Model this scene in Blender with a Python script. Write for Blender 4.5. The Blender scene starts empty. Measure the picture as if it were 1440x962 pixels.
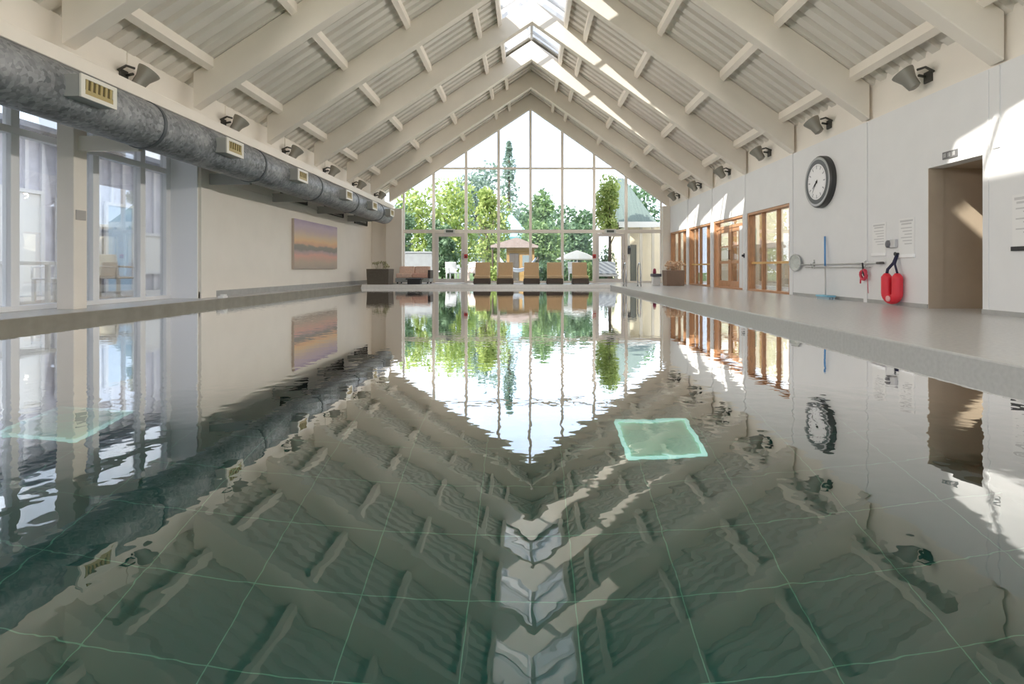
import bpy, bmesh, math, random
from mathutils import Vector, Matrix

C = bpy.context.scene.collection
RND = random.Random(7)
PI = math.pi
WL = {}          # world location of things, so that parts can be modelled in world coordinates

# ------------------------------------------------------------------ materials
MATS = {}


def nodes_of(m):
    m.use_nodes = True
    return m.node_tree.nodes, m.node_tree.links


def pm(name, col, rough=0.6, metal=0.0, noise=0.0, scale=8.0, emit=None, estr=0.0, spec=0.5, stretch=None, bump=0.0):
    """A principled material; noise varies the base colour a little by a procedural texture."""
    if name in MATS:
        return MATS[name]
    m = bpy.data.materials.new(name)
    n, l = nodes_of(m)
    b = n['Principled BSDF']
    b.inputs['Base Color'].default_value = (*col, 1)
    b.inputs['Roughness'].default_value = rough
    b.inputs['Metallic'].default_value = metal
    b.inputs['Specular IOR Level'].default_value = spec
    if noise > 0 or bump > 0:
        tc = n.new('ShaderNodeTexCoord')
        mp = n.new('ShaderNodeMapping')
        if stretch:
            mp.inputs['Scale'].default_value = stretch
        l.new(tc.outputs['Object'], mp.inputs['Vector'])
        nz = n.new('ShaderNodeTexNoise')
        nz.inputs['Scale'].default_value = scale
        nz.inputs['Detail'].default_value = 5
        l.new(mp.outputs['Vector'], nz.inputs['Vector'])
        if noise > 0:
            cr = n.new('ShaderNodeValToRGB')
            cr.color_ramp.elements[0].position = 0.3
            cr.color_ramp.elements[1].position = 0.7
            cr.color_ramp.elements[0].color = (*[max(0, c * (1 - noise)) for c in col], 1)
            cr.color_ramp.elements[1].color = (*[min(1, c * (1 + noise)) for c in col], 1)
            l.new(nz.outputs['Fac'], cr.inputs['Fac'])
            l.new(cr.outputs['Color'], b.inputs['Base Color'])
        if bump > 0:
            bp = n.new('ShaderNodeBump')
            bp.inputs['Strength'].default_value = bump
            bp.inputs['Distance'].default_value = 0.01
            l.new(nz.outputs['Fac'], bp.inputs['Height'])
            l.new(bp.outputs['Normal'], b.inputs['Normal'])
    if emit:
        b.inputs['Emission Color'].default_value = (*emit, 1)
        b.inputs['Emission Strength'].default_value = estr
    MATS[name] = m
    return m


def glass_mat(name='pane_glass', tint=(0.98, 0.99, 0.985), gloss=0.06):
    if name in MATS:
        return MATS[name]
    m = bpy.data.materials.new(name)
    n, l = nodes_of(m)
    n.remove(n['Principled BSDF'])
    out = n['Material Output']
    tr = n.new('ShaderNodeBsdfTransparent')
    tr.inputs['Color'].default_value = (*tint, 1)
    gl = n.new('ShaderNodeBsdfGlossy')
    gl.inputs['Roughness'].default_value = 0.0
    lw = n.new('ShaderNodeFresnel')
    lw.inputs['IOR'].default_value = 1.3
    mx = n.new('ShaderNodeMixShader')
    ml = n.new('ShaderNodeMath')
    ml.operation = 'MULTIPLY'
    ml.inputs[1].default_value = 0.7
    l.new(lw.outputs['Fac'], ml.inputs[0])
    l.new(ml.outputs[0], mx.inputs['Fac'])
    l.new(tr.outputs[0], mx.inputs[1])
    l.new(gl.outputs[0], mx.inputs[2])
    l.new(mx.outputs[0], out.inputs['Surface'])
    MATS[name] = m
    return m


def water_mat():
    m = bpy.data.materials.new('pool_water')
    n, l = nodes_of(m)
    n.remove(n['Principled BSDF'])
    out = n['Material Output']
    tc = n.new('ShaderNodeTexCoord')

    def wave(scale, stretch, detail):
        mp = n.new('ShaderNodeMapping')
        mp.inputs['Scale'].default_value = stretch
        l.new(tc.outputs['Object'], mp.inputs['Vector'])
        nz = n.new('ShaderNodeTexNoise')
        nz.inputs['Scale'].default_value = scale
        nz.inputs['Detail'].default_value = detail
        nz.inputs['Roughness'].default_value = 0.45
        l.new(mp.outputs['Vector'], nz.inputs['Vector'])
        return nz.outputs['Fac']

    a = wave(8.0, (1.0, 1.0, 1.0), 2.0)
    b2 = wave(1.1, (1.0, 0.8, 1.0), 1.0)
    patch = wave(0.35, (1, 1, 1), 1.0)          # calmer and livelier patches of water
    pr = n.new('ShaderNodeMapRange')
    pr.inputs['From Min'].default_value = 0.35
    pr.inputs['From Max'].default_value = 0.65
    pr.inputs['To Min'].default_value = 0.25
    pr.inputs['To Max'].default_value = 1.3
    l.new(patch, pr.inputs['Value'])
    mu = n.new('ShaderNodeMath'); mu.operation = 'MULTIPLY'
    l.new(a, mu.inputs[0]); l.new(pr.outputs[0], mu.inputs[1])
    m2 = n.new('ShaderNodeMath'); m2.operation = 'MULTIPLY'
    m2.inputs[1].default_value = 0.35
    l.new(b2, m2.inputs[0])
    ad = n.new('ShaderNodeMath'); ad.operation = 'ADD'
    l.new(mu.outputs[0], ad.inputs[0]); l.new(m2.outputs[0], ad.inputs[1])
    bp = n.new('ShaderNodeBump')
    bp.inputs['Strength'].default_value = 1.0
    bp.inputs['Distance'].default_value = WATER_BUMP
    l.new(ad.outputs[0], bp.inputs['Height'])
    fr = n.new('ShaderNodeFresnel')
    fr.inputs['IOR'].default_value = 1.33
    l.new(bp.outputs['Normal'], fr.inputs['Normal'])
    pw = n.new('ShaderNodeMath'); pw.operation = 'POWER'
    pw.inputs[1].default_value = 1.1
    gn = n.new('ShaderNodeMath'); gn.operation = 'MULTIPLY'; gn.use_clamp = True; gn.inputs[1].default_value = 3.25
    l.new(pw.outputs[0], gn.inputs[0])
    l.new(fr.outputs['Fac'], pw.inputs[0])
    rf = n.new('ShaderNodeBsdfRefraction')
    rf.inputs['IOR'].default_value = 1.33
    rf.inputs['Roughness'].default_value = 0.0
    rf.inputs['Color'].default_value = (0.80, 0.97, 0.93, 1)
    gl = n.new('ShaderNodeBsdfGlossy')
    gl.inputs['Roughness'].default_value = 0.0
    gl.inputs['Color'].default_value = (1, 1, 1, 1)
    l.new(bp.outputs['Normal'], gl.inputs['Normal'])
    l.new(bp.outputs['Normal'], rf.inputs['Normal'])
    mx = n.new('ShaderNodeMixShader')
    l.new(gn.outputs[0], mx.inputs['Fac'])
    l.new(rf.outputs[0], mx.inputs[1])
    l.new(gl.outputs[0], mx.inputs[2])
    l.new(mx.outputs[0], out.inputs['Surface'])
    return m


def pool_tile_mat():
    """Dark teal tiles; pale joints every TX by TY metres on the pool floor."""
    m = bpy.data.materials.new('pool_tile')
    n, l = nodes_of(m)
    b = n['Principled BSDF']
    b.inputs['Roughness'].default_value = 0.5
    tc = n.new('ShaderNodeTexCoord')
    sp = n.new('ShaderNodeSeparateXYZ')
    l.new(tc.outputs['Object'], sp.inputs[0])

    def line(sock, step, off, half):
        a = n.new('ShaderNodeMath'); a.operation = 'SUBTRACT'; a.inputs[1].default_value = off
        l.new(sock, a.inputs[0])
        d = n.new('ShaderNodeMath'); d.operation = 'DIVIDE'; d.inputs[1].default_value = step
        l.new(a.outputs[0], d.inputs[0])
        r = n.new('ShaderNodeMath'); r.operation = 'ROUND'
        l.new(d.outputs[0], r.inputs[0])
        s = n.new('ShaderNodeMath'); s.operation = 'SUBTRACT'
        l.new(d.outputs[0], s.inputs[0]); l.new(r.outputs[0], s.inputs[1])
        ab = n.new('ShaderNodeMath'); ab.operation = 'ABSOLUTE'
        l.new(s.outputs[0], ab.inputs[0])
        lt = n.new('ShaderNodeMath'); lt.operation = 'LESS_THAN'; lt.inputs[1].default_value = half / step
        l.new(ab.outputs[0], lt.inputs[0])
        return lt.outputs[0]

    lx = line(sp.outputs['X'], 0.57, -0.315, 0.0028)
    ly = line(sp.outputs['Y'], 0.455, 0.305, 0.0028)
    mxm = n.new('ShaderNodeMath'); mxm.operation = 'MAXIMUM'
    l.new(lx, mxm.inputs[0]); l.new(ly, mxm.inputs[1])
    nz = n.new('ShaderNodeTexNoise'); nz.inputs['Scale'].default_value = 1.2
    nz.inputs['Detail'].default_value = 4
    l.new(tc.outputs['Object'], nz.inputs['Vector'])
    cr = n.new('ShaderNodeValToRGB')
    cr.color_ramp.elements[0].color = (0.0008, 0.095, 0.084, 1)
    cr.color_ramp.elements[1].color = (0.002, 0.145, 0.128, 1)
    l.new(nz.outputs['Fac'], cr.inputs['Fac'])
    mx = n.new('ShaderNodeMix'); mx.data_type = 'RGBA'
    l.new(mxm.outputs[0], mx.inputs['Factor'])
    l.new(cr.outputs['Color'], mx.inputs['A'])
    mx.inputs['B'].default_value = (0.13, 0.46, 0.33, 1)
    l.new(mx.outputs['Result'], b.inputs['Base Color'])
    return m


def duct_mat():
    m = bpy.data.materials.new('galvanized_steel')
    n, l = nodes_of(m)
    b = n['Principled BSDF']
    b.inputs['Metallic'].default_value = 0.35
    b.inputs['Roughness'].default_value = 0.5
    tc = n.new('ShaderNodeTexCoord')
    v = n.new('ShaderNodeTexVoronoi'); v.inputs['Scale'].default_value = 24
    l.new(tc.outputs['Object'], v.inputs['Vector'])
    nz = n.new('ShaderNodeTexNoise'); nz.inputs['Scale'].default_value = 2.2; nz.inputs['Detail'].default_value = 6
    l.new(tc.outputs['Object'], nz.inputs['Vector'])
    mx = n.new('ShaderNodeMix'); mx.data_type = 'FLOAT'
    mx.inputs['Factor'].default_value = 0.35
    l.new(nz.outputs['Fac'], mx.inputs['A'])
    l.new(v.outputs['Color'], mx.inputs['B'])
    cr = n.new('ShaderNodeValToRGB')
    cr.color_ramp.elements[0].position = 0.3; cr.color_ramp.elements[0].color = (0.13, 0.14, 0.15, 1)
    cr.color_ramp.elements[1].position = 0.72; cr.color_ramp.elements[1].color = (0.40, 0.41, 0.43, 1)
    l.new(mx.outputs['Result'], cr.inputs['Fac'])
    l.new(cr.outputs['Color'], b.inputs['Base Color'])
    return m


def painting_mat(z0, z1):
    """A soft sunset over a lake, by height."""
    m = bpy.data.materials.new('sunset_canvas')
    n, l = nodes_of(m)
    b = n['Principled BSDF']
    b.inputs['Roughness'].default_value = 0.7
    tc = n.new('ShaderNodeTexCoord')
    sp = n.new('ShaderNodeSeparateXYZ')
    l.new(tc.outputs['Object'], sp.inputs[0])
    nz = n.new('ShaderNodeTexNoise'); nz.inputs['Scale'].default_value = 1.6; nz.inputs['Detail'].default_value = 4
    mp = n.new('ShaderNodeMapping'); mp.inputs['Scale'].default_value = (1, 1, 2.2)
    l.new(tc.outputs['Object'], mp.inputs['Vector']); l.new(mp.outputs['Vector'], nz.inputs['Vector'])
    mr = n.new('ShaderNodeMapRange')
    mr.inputs['From Min'].default_value = z0; mr.inputs['From Max'].default_value = z1
    l.new(sp.outputs['Z'], mr.inputs['Value'])
    s = n.new('ShaderNodeMath'); s.operation = 'MULTIPLY_ADD'; s.inputs[1].default_value = 0.16; s.inputs[2].default_value = -0.08
    l.new(nz.outputs['Fac'], s.inputs[0])
    ad = n.new('ShaderNodeMath'); ad.operation = 'ADD'
    l.new(mr.outputs[0], ad.inputs[0]); l.new(s.outputs[0], ad.inputs[1])
    cr = n.new('ShaderNodeValToRGB')
    e = cr.color_ramp.elements
    e[0].position = 0.0; e[0].color = (0.45, 0.38, 0.33, 1)
    e[1].position = 1.0; e[1].color = (0.48, 0.39, 0.53, 1)
    for p, c in ((0.14, (0.54, 0.44, 0.35)), (0.28, (0.71, 0.42, 0.35)), (0.36, (0.51, 0.38, 0.38)),
                 (0.40, (0.31, 0.29, 0.26)), (0.47, (0.33, 0.31, 0.27)), (0.50, (0.71, 0.44, 0.31)),
                 (0.58, (0.81, 0.56, 0.33)), (0.68, (0.73, 0.58, 0.43)), (0.80, (0.62, 0.50, 0.52)), (0.90, (0.60, 0.50, 0.58))):
        x = e.new(p); x.color = (*c, 1)
    l.new(ad.outputs[0], cr.inputs['Fac'])
    l.new(cr.outputs['Color'], b.inputs['Base Color'])
    return m


# ------------------------------------------------------------------ mesh helpers
class MB:
    def __init__(s):
        s.bm = bmesh.new()

    def box(s, x0, x1, y0, y1, z0, z1):
        v = [s.bm.verts.new(p) for p in ((x0, y0, z0), (x1, y0, z0), (x1, y1, z0), (x0, y1, z0),
                                         (x0, y0, z1), (x1, y0, z1), (x1, y1, z1), (x0, y1, z1))]
        for f in ((0, 3, 2, 1), (4, 5, 6, 7), (0, 1, 5, 4), (1, 2, 6, 5), (2, 3, 7, 6), (3, 0, 4, 7)):
            s.bm.faces.new([v[i] for i in f])
        return s

    def prism(s, pts, axis, a, b):
        """Extrude a closed outline: axis 'y' takes (x, z) points, 'x' takes (y, z), 'z' takes (x, y)."""
        def P(p, t):
            return {'y': (p[0], t, p[1]), 'x': (t, p[0], p[1]), 'z': (p[0], p[1], t)}[axis]
        va = [s.bm.verts.new(P(p, a)) for p in pts]
        vb = [s.bm.verts.new(P(p, b)) for p in pts]
        k = len(pts)
        s.bm.faces.new(va); s.bm.faces.new(vb[::-1])
        for i in range(k):
            s.bm.faces.new((va[i], vb[i], vb[(i + 1) % k], va[(i + 1) % k]))
        return s

    def tube(s, pts, r, seg=10, closed=False, cap=True):
        pts = [Vector(p) for p in pts]
        k = len(pts)
        rs = r if isinstance(r, (list, tuple)) else [r] * k
        rings = []
        up = None
        for i, p in enumerate(pts):
            if closed:
                d = pts[(i + 1) % k] - pts[i - 1]
            else:
                d = pts[min(i + 1, k - 1)] - pts[max(i - 1, 0)]
            d.normalize()
            if up is None:
                up = Vector((0, 0, 1)) if abs(d.z) < 0.9 else Vector((1, 0, 0))
            u = d.cross(up)
            if u.length < 1e-4:
                u = d.cross(Vector((1, 0, 0)))
            u.normalize()
            w = u.cross(d).normalized()
            up = w
            rings.append([s.bm.verts.new(p + (u * math.cos(t) + w * math.sin(t)) * rs[i])
                          for t in [2 * PI * j / seg for j in range(seg)]])
        for i in range(k if closed else k - 1):
            A, B = rings[i], rings[(i + 1) % k]
            for j in range(seg):
                s.bm.faces.new((A[j], A[(j + 1) % seg], B[(j + 1) % seg], B[j]))
        if cap and not closed:
            s.bm.faces.new(rings[0]); s.bm.faces.new(rings[-1])
        return s

    def lathe(s, prof, centre, axis='z', seg=32, close=True):
        """Revolve (radius, height) points about an axis through centre."""
        c = Vector(centre)
        rings = []
        for r, h in prof:
            ring = []
            for j in range(seg):
                t = 2 * PI * j / seg
                a, b = r * math.cos(t), r * math.sin(t)
                o = {'z': (a, b, h), 'x': (h, a, b), 'y': (a, h, b)}[axis]
                ring.append(s.bm.verts.new(c + Vector(o)))
            rings.append(ring)
        for i in range(len(rings) - 1):
            A, B = rings[i], rings[i + 1]
            for j in range(seg):
                s.bm.faces.new((A[j], A[(j + 1) % seg], B[(j + 1) % seg], B[j]))
        if close:
            s.bm.faces.new(rings[0]); s.bm.faces.new(rings[-1])
        return s

    def ball(s, c, r, sub=2, scale=(1, 1, 1)):
        mt = Matrix.Translation(c) @ Matrix.Diagonal((*[r * k for k in scale], 1))
        bmesh.ops.create_icosphere(s.bm, subdivisions=sub, radius=1, matrix=mt)
        return s

    def quad(s, *p):
        s.bm.faces.new([s.bm.verts.new(q) for q in p])
        return s

    def build(s, name, mat, parent=None, smooth=False, bevel=0.0, seg=2, fixn=True):
        if fixn:
            bmesh.ops.recalc_face_normals(s.bm, faces=s.bm.faces)
        off = WL.get(parent.name, Vector((0, 0, 0))) if parent else Vector((0, 0, 0))
        if off.length > 0:
            bmesh.ops.translate(s.bm, verts=s.bm.verts, vec=-off)
        me = bpy.data.meshes.new(name)
        s.bm.to_mesh(me); s.bm.free()
        o = bpy.data.objects.new(name, me)
        C.objects.link(o)
        me.materials.append(mat)
        if smooth:
            for f in me.polygons:
                f.use_smooth = True
        if bevel > 0:
            md = o.modifiers.new('edge', 'BEVEL')
            md.width = bevel; md.segments = seg; md.limit_method = 'ANGLE'; md.angle_limit = math.radians(40)
        if parent:
            o.parent = parent
            WL[o.name] = off
        return o


def smooth_angle(o, deg=35):
    for f in o.data.polygons:
        f.use_smooth = True
    try:
        o.data.set_sharp_from_angle(angle=math.radians(deg))
    except Exception:
        pass
    return o


def tag(o, label=None, cat=None, group=None, kind=None):
    if label: o['label'] = label
    if cat: o['category'] = cat
    if group: o['group'] = group
    if kind: o['kind'] = kind
    return o


def thing(name, loc, label, cat, group=None, kind=None):
    o = bpy.data.objects.new(name, None)
    o.empty_display_size = 0.1
    C.objects.link(o)
    o.location = loc
    WL[o.name] = Vector(loc)
    return tag(o, label, cat, group, kind)


def copy_tree(o, parent=None):
    c = o.copy()
    C.objects.link(c)
    if parent:
        c.parent = parent
    for ch in list(o.children):
        copy_tree(ch, c)
    return c


def struct(mb, name, mat, label=None, cat=None, **kw):
    return tag(mb.build(name, mat, **kw), label, cat, None, 'structure')


# ------------------------------------------------------------------ sizes of the place (metres, camera at x=0 y=0, deck at z=0)
FILL_POWER = 800
WATER_BUMP = 0.0012
EYE = 0.57
WZ = -0.11                       # water level
PX0, PX1, PY0, PY1 = -5.85, 2.90, -4.0, 20.0     # pool edges
PD = WZ - 2.2                    # pool floor
XR = 5.75                        # right wall
XL = -6.35                       # left wall
XG = -6.92                       # left window plane
YW = 10.96                       # end of the left window recess
YE = 23.30                       # glazed end wall
YB = -4.6                        # wall behind
XC, ZC = 0.12, 7.07              # underside of the frames at the ridge
SL, SR = 0.66, 0.708             # roof slopes
FD = 0.60                        # vertical depth of a frame


def zb(x):
    return ZC - SL * (XC - x) if x < XC else ZC - SR * (x - XC)


FY = [(i + 0.58) * 2.7 for i in range(-2, 9)]     # frames
SKY1 = (10.9, 17.7)
SKY2 = (-4.4, 3.5)

white = pm('white_wall_paint', (0.76, 0.765, 0.775), 0.6, noise=0.015, scale=3)
cream = pm('cream_wall_paint', (0.84, 0.795, 0.73), 0.6, noise=0.02, scale=2)
framec = pm('cream_frame_paint', (0.84, 0.785, 0.71), 0.5, noise=0.015, scale=3)
deckc = pm('roof_deck_paint', (0.74, 0.71, 0.655), 0.5, noise=0.03, scale=2)
stone = pm('grey_deck_stone', (0.55, 0.545, 0.535), 0.27, noise=0.06, scale=30)
kerb = pm('olive_kerb_stone', (0.27, 0.25, 0.205), 0.5, noise=0.12, scale=5)
skirt = pm('grey_skirting', (0.38, 0.38, 0.37), 0.5, noise=0.08, scale=6)
alu = pm('pale_window_frame', (0.82, 0.83, 0.85), 0.4)
mull = pm('cream_mullion', (0.90, 0.84, 0.77), 0.45)
wood = pm('orange_timber', (0.50, 0.26, 0.13), 0.4, noise=0.2, scale=10, stretch=(4, 4, 0.5))
steel = pm('brushed_steel', (0.62, 0.63, 0.64), 0.25, metal=0.9)
black = pm('black_plastic', (0.02, 0.02, 0.022), 0.4)
glass = glass_mat()

# ------------------------------------------------------------------ pool and floor
tile = pool_tile_mat()
pool_wall_m = pm('pool_wall_tile', (0.02, 0.16, 0.145), 0.4, noise=0.2, scale=6)
b = MB()
b.box(PX0 - 0.2, PX1 + 0.2, PY0 - 0.2, PY1 + 0.2, PD - 0.2, PD)
struct(b, 'floor_pool', tile, 'dark teal tiled pool floor with pale green joint lines under the water', 'pool floor')
b = MB()
b.box(PX0 - 0.2, PX0, PY0 - 0.2, PY1 + 0.2, PD, WZ - 0.04)
b.box(PX1, PX1 + 0.2, PY0 - 0.2, PY1 + 0.2, PD, WZ - 0.04)
b.box(PX0, PX1, PY0 - 0.2, PY0, PD, WZ - 0.04)
b.box(PX0, PX1, PY1, PY1 + 0.2, PD, WZ - 0.04)
struct(b, 'wall_pool', pool_wall_m, 'dark teal tiled pool walls below the waterline', 'pool wall')
b = MB()
b.quad((PX0, PY0, WZ), (PX1, PY0, WZ), (PX1, PY1, WZ), (PX0, PY1, WZ))
struct(b, 'pool_water', water_mat(), 'still dark green pool water mirroring the roof and windows', 'water', fixn=False)

b = MB()                                             # deck: right, far, left ledge, behind
b.box(PX1, 7.8, PY0 - 0.6, YE, -0.14, 0)
b.box(PX0, PX1, PY1, YE, -0.14, 0)
b.box(PX0, PX1, PY0 - 0.6, PY0, -0.14, 0)
struct(b, 'floor', stone, 'grey stone pool deck along the right side and the far end', 'floor', bevel=0.015)
b = MB()
b.box(XG - 0.3, PX0 - 0.02, PY0 - 0.6, YE, -0.14, 0)
struct(b, 'floor_ledge', stone, 'pale grey ledge between the pool and the tall windows', 'ledge')
b = MB()
b.box(PX0 - 0.019, PX0 + 0.01, PY0, YE - 0.02, -0.15, 0.004)
struct(b, 'trim_6', kerb, 'olive grey stone ledge along the left edge of the pool', 'ledge', bevel=0.012)
b = MB()
b.prism([(PY1 - 0.09, -0.10), (PY1 + 0.02, 0.012), (PY1 + 0.12, 0.012), (PY1 + 0.12, -0.16), (PY1 - 0.09, -0.16)], 'x', PX0 + 0.01, PX1 + 0.02)
struct(b, 'trim_1', pm('pale_coping', (0.92, 0.92, 0.92), 0.15, noise=0.04, scale=12),
       'pale coping strip along the far edge of the pool', 'pool coping', bevel=0.01)

# pale squares in the pool floor; emission added so they read bright
uw_panel = pm('mint_panel_glow', (0.55, 0.9, 0.75), 0.4, emit=(0.42, 0.86, 0.62), estr=0.22)
uw_frame = pm('mint_frame_glow', (0.7, 0.95, 0.9), 0.4, emit=(0.50, 0.95, 0.88), estr=0.95)


def uw_square(x, y, label):
    t = thing('pool_panel', (x, y, PD), label, 'pool light', 'pale square panels in the pool floor')
    m = MB(); h = 0.27
    m.box(x - h, x + h, y - h, y + h, PD, PD + 0.015)
    m.build('lens', uw_panel, t)  # flat plate, its glow put into the material
    m = MB(); w = 0.03
    m.box(x - h - w, x + h + w, y - h - w, y - h, PD, PD + 0.03)
    m.box(x - h - w, x + h + w, y + h, y + h + w, PD, PD + 0.03)
    m.box(x - h - w, x - h, y - h, y + h, PD, PD + 0.03)
    m.box(x + h, x + h + w, y - h, y + h, PD, PD + 0.03)
    m.build('frame', uw_frame, t)


uw_square(1.04, 4.52, 'pale mint square panel in the pool floor on the clock wall side')
uw_square(-3.53, 4.36, 'pale mint square panel in the pool floor near the tall windows')

# ------------------------------------------------------------------ roof: frames, purlins, corrugated deck, skylight
PUR_L = [-5.32, -3.92, -2.57, -1.25]
PUR_R = [5.45, 4.18, 2.84, 1.5]
CURB_L, CURB_R = -0.68, 0.95
ends = {8: 'white portal frame against the glazed end wall'}
ordn = ['first', 'second', 'third', 'fourth', 'fifth', 'sixth', 'seventh', 'eighth', 'ninth', 'tenth', 'eleventh', 'twelfth']
nf = len(FY)
for i, y in enumerate(FY):
    k = nf - 1 - i
    lab = 'cream pitched roof frame against the glazed end wall' if k == 0 else \
        'cream pitched roof frame, %s from the one against the glazed end wall' % ordn[k - 1]
    xl, xr = -5.62, XR - 0.002
    o = [(xl, zb(xl)), (XC, ZC), (xr, zb(xr)), (xr, zb(xr) + FD - 0.01), (XC, ZC + FD - 0.01), (xl, zb(xl) + FD - 0.01)]
    b = MB()
    b.prism(o, 'y', y - 0.11, y + 0.11)
    fr = struct(b, 'roof_frame', framec, lab, 'roof frame', bevel=0.012)
    if i < nf - 1:
        y1 = FY[i + 1] - 0.11
        for x in PUR_L + PUR_R + [CURB_L - 0.05, CURB_R + 0.05]:
            d = FD - 0.15
            sl = SL if x < XC else -SR
            h = 0.045
            m = MB()
            m.prism([(x - h, zb(x) - h * sl + d), (x + h, zb(x) + h * sl + d), (x + h, zb(x) + h * sl + FD), (x - h, zb(x) - h * sl + FD)],
                    'y', y + 0.11, y1)
            m.build('purlin', framec, fr)


def deck(name, xa, xb, ranges, label):
    """Corrugated sheet between x=xa and x=xb, ribs down the slope, for each y range."""
    m = MB()
    for (ya, yb) in ranges:
        pts = []
        y = ya
        while y < yb - 1e-6:
            for dy, dz in ((0.0, 0.0), (0.16, 0.0), (0.185, 0.08), (0.275, 0.08)):
                if y + dy < yb:
                    pts.append((y + dy, dz))
            y += 0.30
        pts.append((yb, 0.0))
        lo = [[m.bm.verts.new((x, p[0], zb(x) + FD + p[1])) for p in pts] for x in (xa, xb)]
        for j in range(len(pts) - 1):
            m.bm.faces.new((lo[0][j], lo[0][j + 1], lo[1][j + 1], lo[1][j]))
        t = 0.16
        up = [m.bm.verts.new((x, yy, zb(x) + FD + t)) for x in (xa, xb) for yy in (ya, yb)]
        m.bm.faces.new((up[0], up[1], up[3], up[2]))
    return struct(m, name, deckc, label, 'ceiling', fixn=False)


full = [(YB, YE + 0.5)]
gaps = [(SKY2[1], SKY1[0]), (SKY1[1], YE + 0.5)]
deck('ceiling_left', -6.45, CURB_L, full, 'corrugated metal roof deck on the left slope')
deck('ceiling_right', CURB_R, 6.5, full, 'corrugated metal roof deck on the right slope')
deck('ceiling_ridge_left', CURB_L, XC, gaps, 'corrugated metal roof deck left of the ridge between the skylights')
deck('ceiling_ridge_right', XC, CURB_R, gaps, 'corrugated metal roof deck right of the ridge between the skylights')

bar_m = pm('skylight_bar', (0.75, 0.76, 0.78), 0.4)
for si, (ya, yb) in enumerate((SKY1, SKY2)):
    w = thing('window_%d' % (6 + si), (XC, (ya + yb) / 2, ZC + FD), 
              ('long ridge skylight with white glazing bars overhead' if si == 0 else 'ridge skylight behind the viewpoint'),
              'skylight', None, 'structure')
    m = MB()
    for xa, xb in ((CURB_L, XC), (XC, CURB_R)):
        m.quad((xa, ya, zb(xa) + FD + 0.1), (xb, ya, zb(xb) + FD + 0.1), (xb, yb, zb(xb) + FD + 0.1), (xa, yb, zb(xa) + FD + 0.1))
    m.build('pane', glass, w)
    m = MB()
    m.box(XC - 0.04, XC + 0.04, ya, yb, ZC + FD + 0.02, ZC + FD + 0.13)
    yy = ya
    while yy <= yb + 0.01:
        for xa, xb in ((CURB_L, XC), (XC, CURB_R)):
            m.prism([(xa, zb(xa) + FD + 0.03), (xb, zb(xb) + FD + 0.03), (xb, zb(xb) + FD + 0.12), (xa, zb(xa) + FD + 0.12)], 'y', yy - 0.02, yy + 0.02)
        yy += 0.9
    m.build('glazing_bar', bar_m, w)
    m = MB()
    for x, s in ((CURB_L, -1), (CURB_R, 1)):
        m.box(min(x, x + s * 0.05), max(x, x + s * 0.05), ya, yb, zb(x) + FD - 0.12, zb(x) + FD + 0.16)
    m.build('curb', framec, w)

# ------------------------------------------------------------------ left side
b = MB()
b.box(XL - 0.2, XL, YW, YE, 0.0, 3.0)
b.box(XG - 0.1, XL - 0.2, YW, YW + 0.2, 0.0, 3.0)          # end wall of the window recess
struct(b, 'wall_left', cream, 'cream wall on the left beyond the windows', 'wall')
b = MB()
b.box(XG - 0.05, XL + 0.0, YW - 0.03, YW - 0.002, 0.0, 2.99)
struct(b, 'wall_left_return', pm('blue_white_paint', (0.90, 0.91, 0.94), 0.6), 'white wall return at the far end of the left windows', 'wall')
b = MB()
b.box(XL, XL + 0.05, YW + 0.02, YW + 0.55, 0.0, 2.99)
b.box(XL, XL + 0.012, YW + 0.55, YE - 0.6, 2.35, 2.4)
struct(b, 'trim_2', cream, 'cream pilaster strip at the near end of the left wall', 'wall trim')
b = MB()
b.box(XL, XL + 0.025, YW + 0.02, YE - 0.1, 0.0, 0.125)
struct(b, 'baseboard_left', skirt, 'grey stone skirting at the foot of the left wall', 'skirting')
b = MB()
b.box(XG - 0.4, -5.47, YB, YE, 2.99, 3.17)                  # ledge beam over the duct, also the roof of the recess
struct(b, 'trim_3', framec, 'cream ledge beam running above the duct', 'ledge beam', bevel=0.012)
b = MB()
b.box(-5.95, -5.85, YB, YE, 3.17, 3.74)
for i, y in enumerate(FY):
    b.box(-5.852, -5.835, y + 1.33, y + 1.36, 3.2, 3.72)
struct(b, 'wall_left_upper', cream, 'cream panel band between the left ledge and the roof', 'wall')
b = MB()
for x0, x1, ya in ((-5.72, -5.07, 22.9),):
    b.box(x0, x1, ya, YE, 0.0, 3.0)
b.box(-6.40, -5.72, YE - 0.15, YE + 0.05, 0, 3.0)
struct(b, 'wall_far_left', framec, 'cream corner column beside the left end of the glazed wall', 'wall', bevel=0.01)
b = MB()
b.box(5.46, XR, 22.95, YE + 0.02, 0.0, zb(XR) + 0.02)
struct(b, 'wall_far_right', framec, 'cream corner column beside the right end of the glazed wall', 'wall', bevel=0.01)

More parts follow.
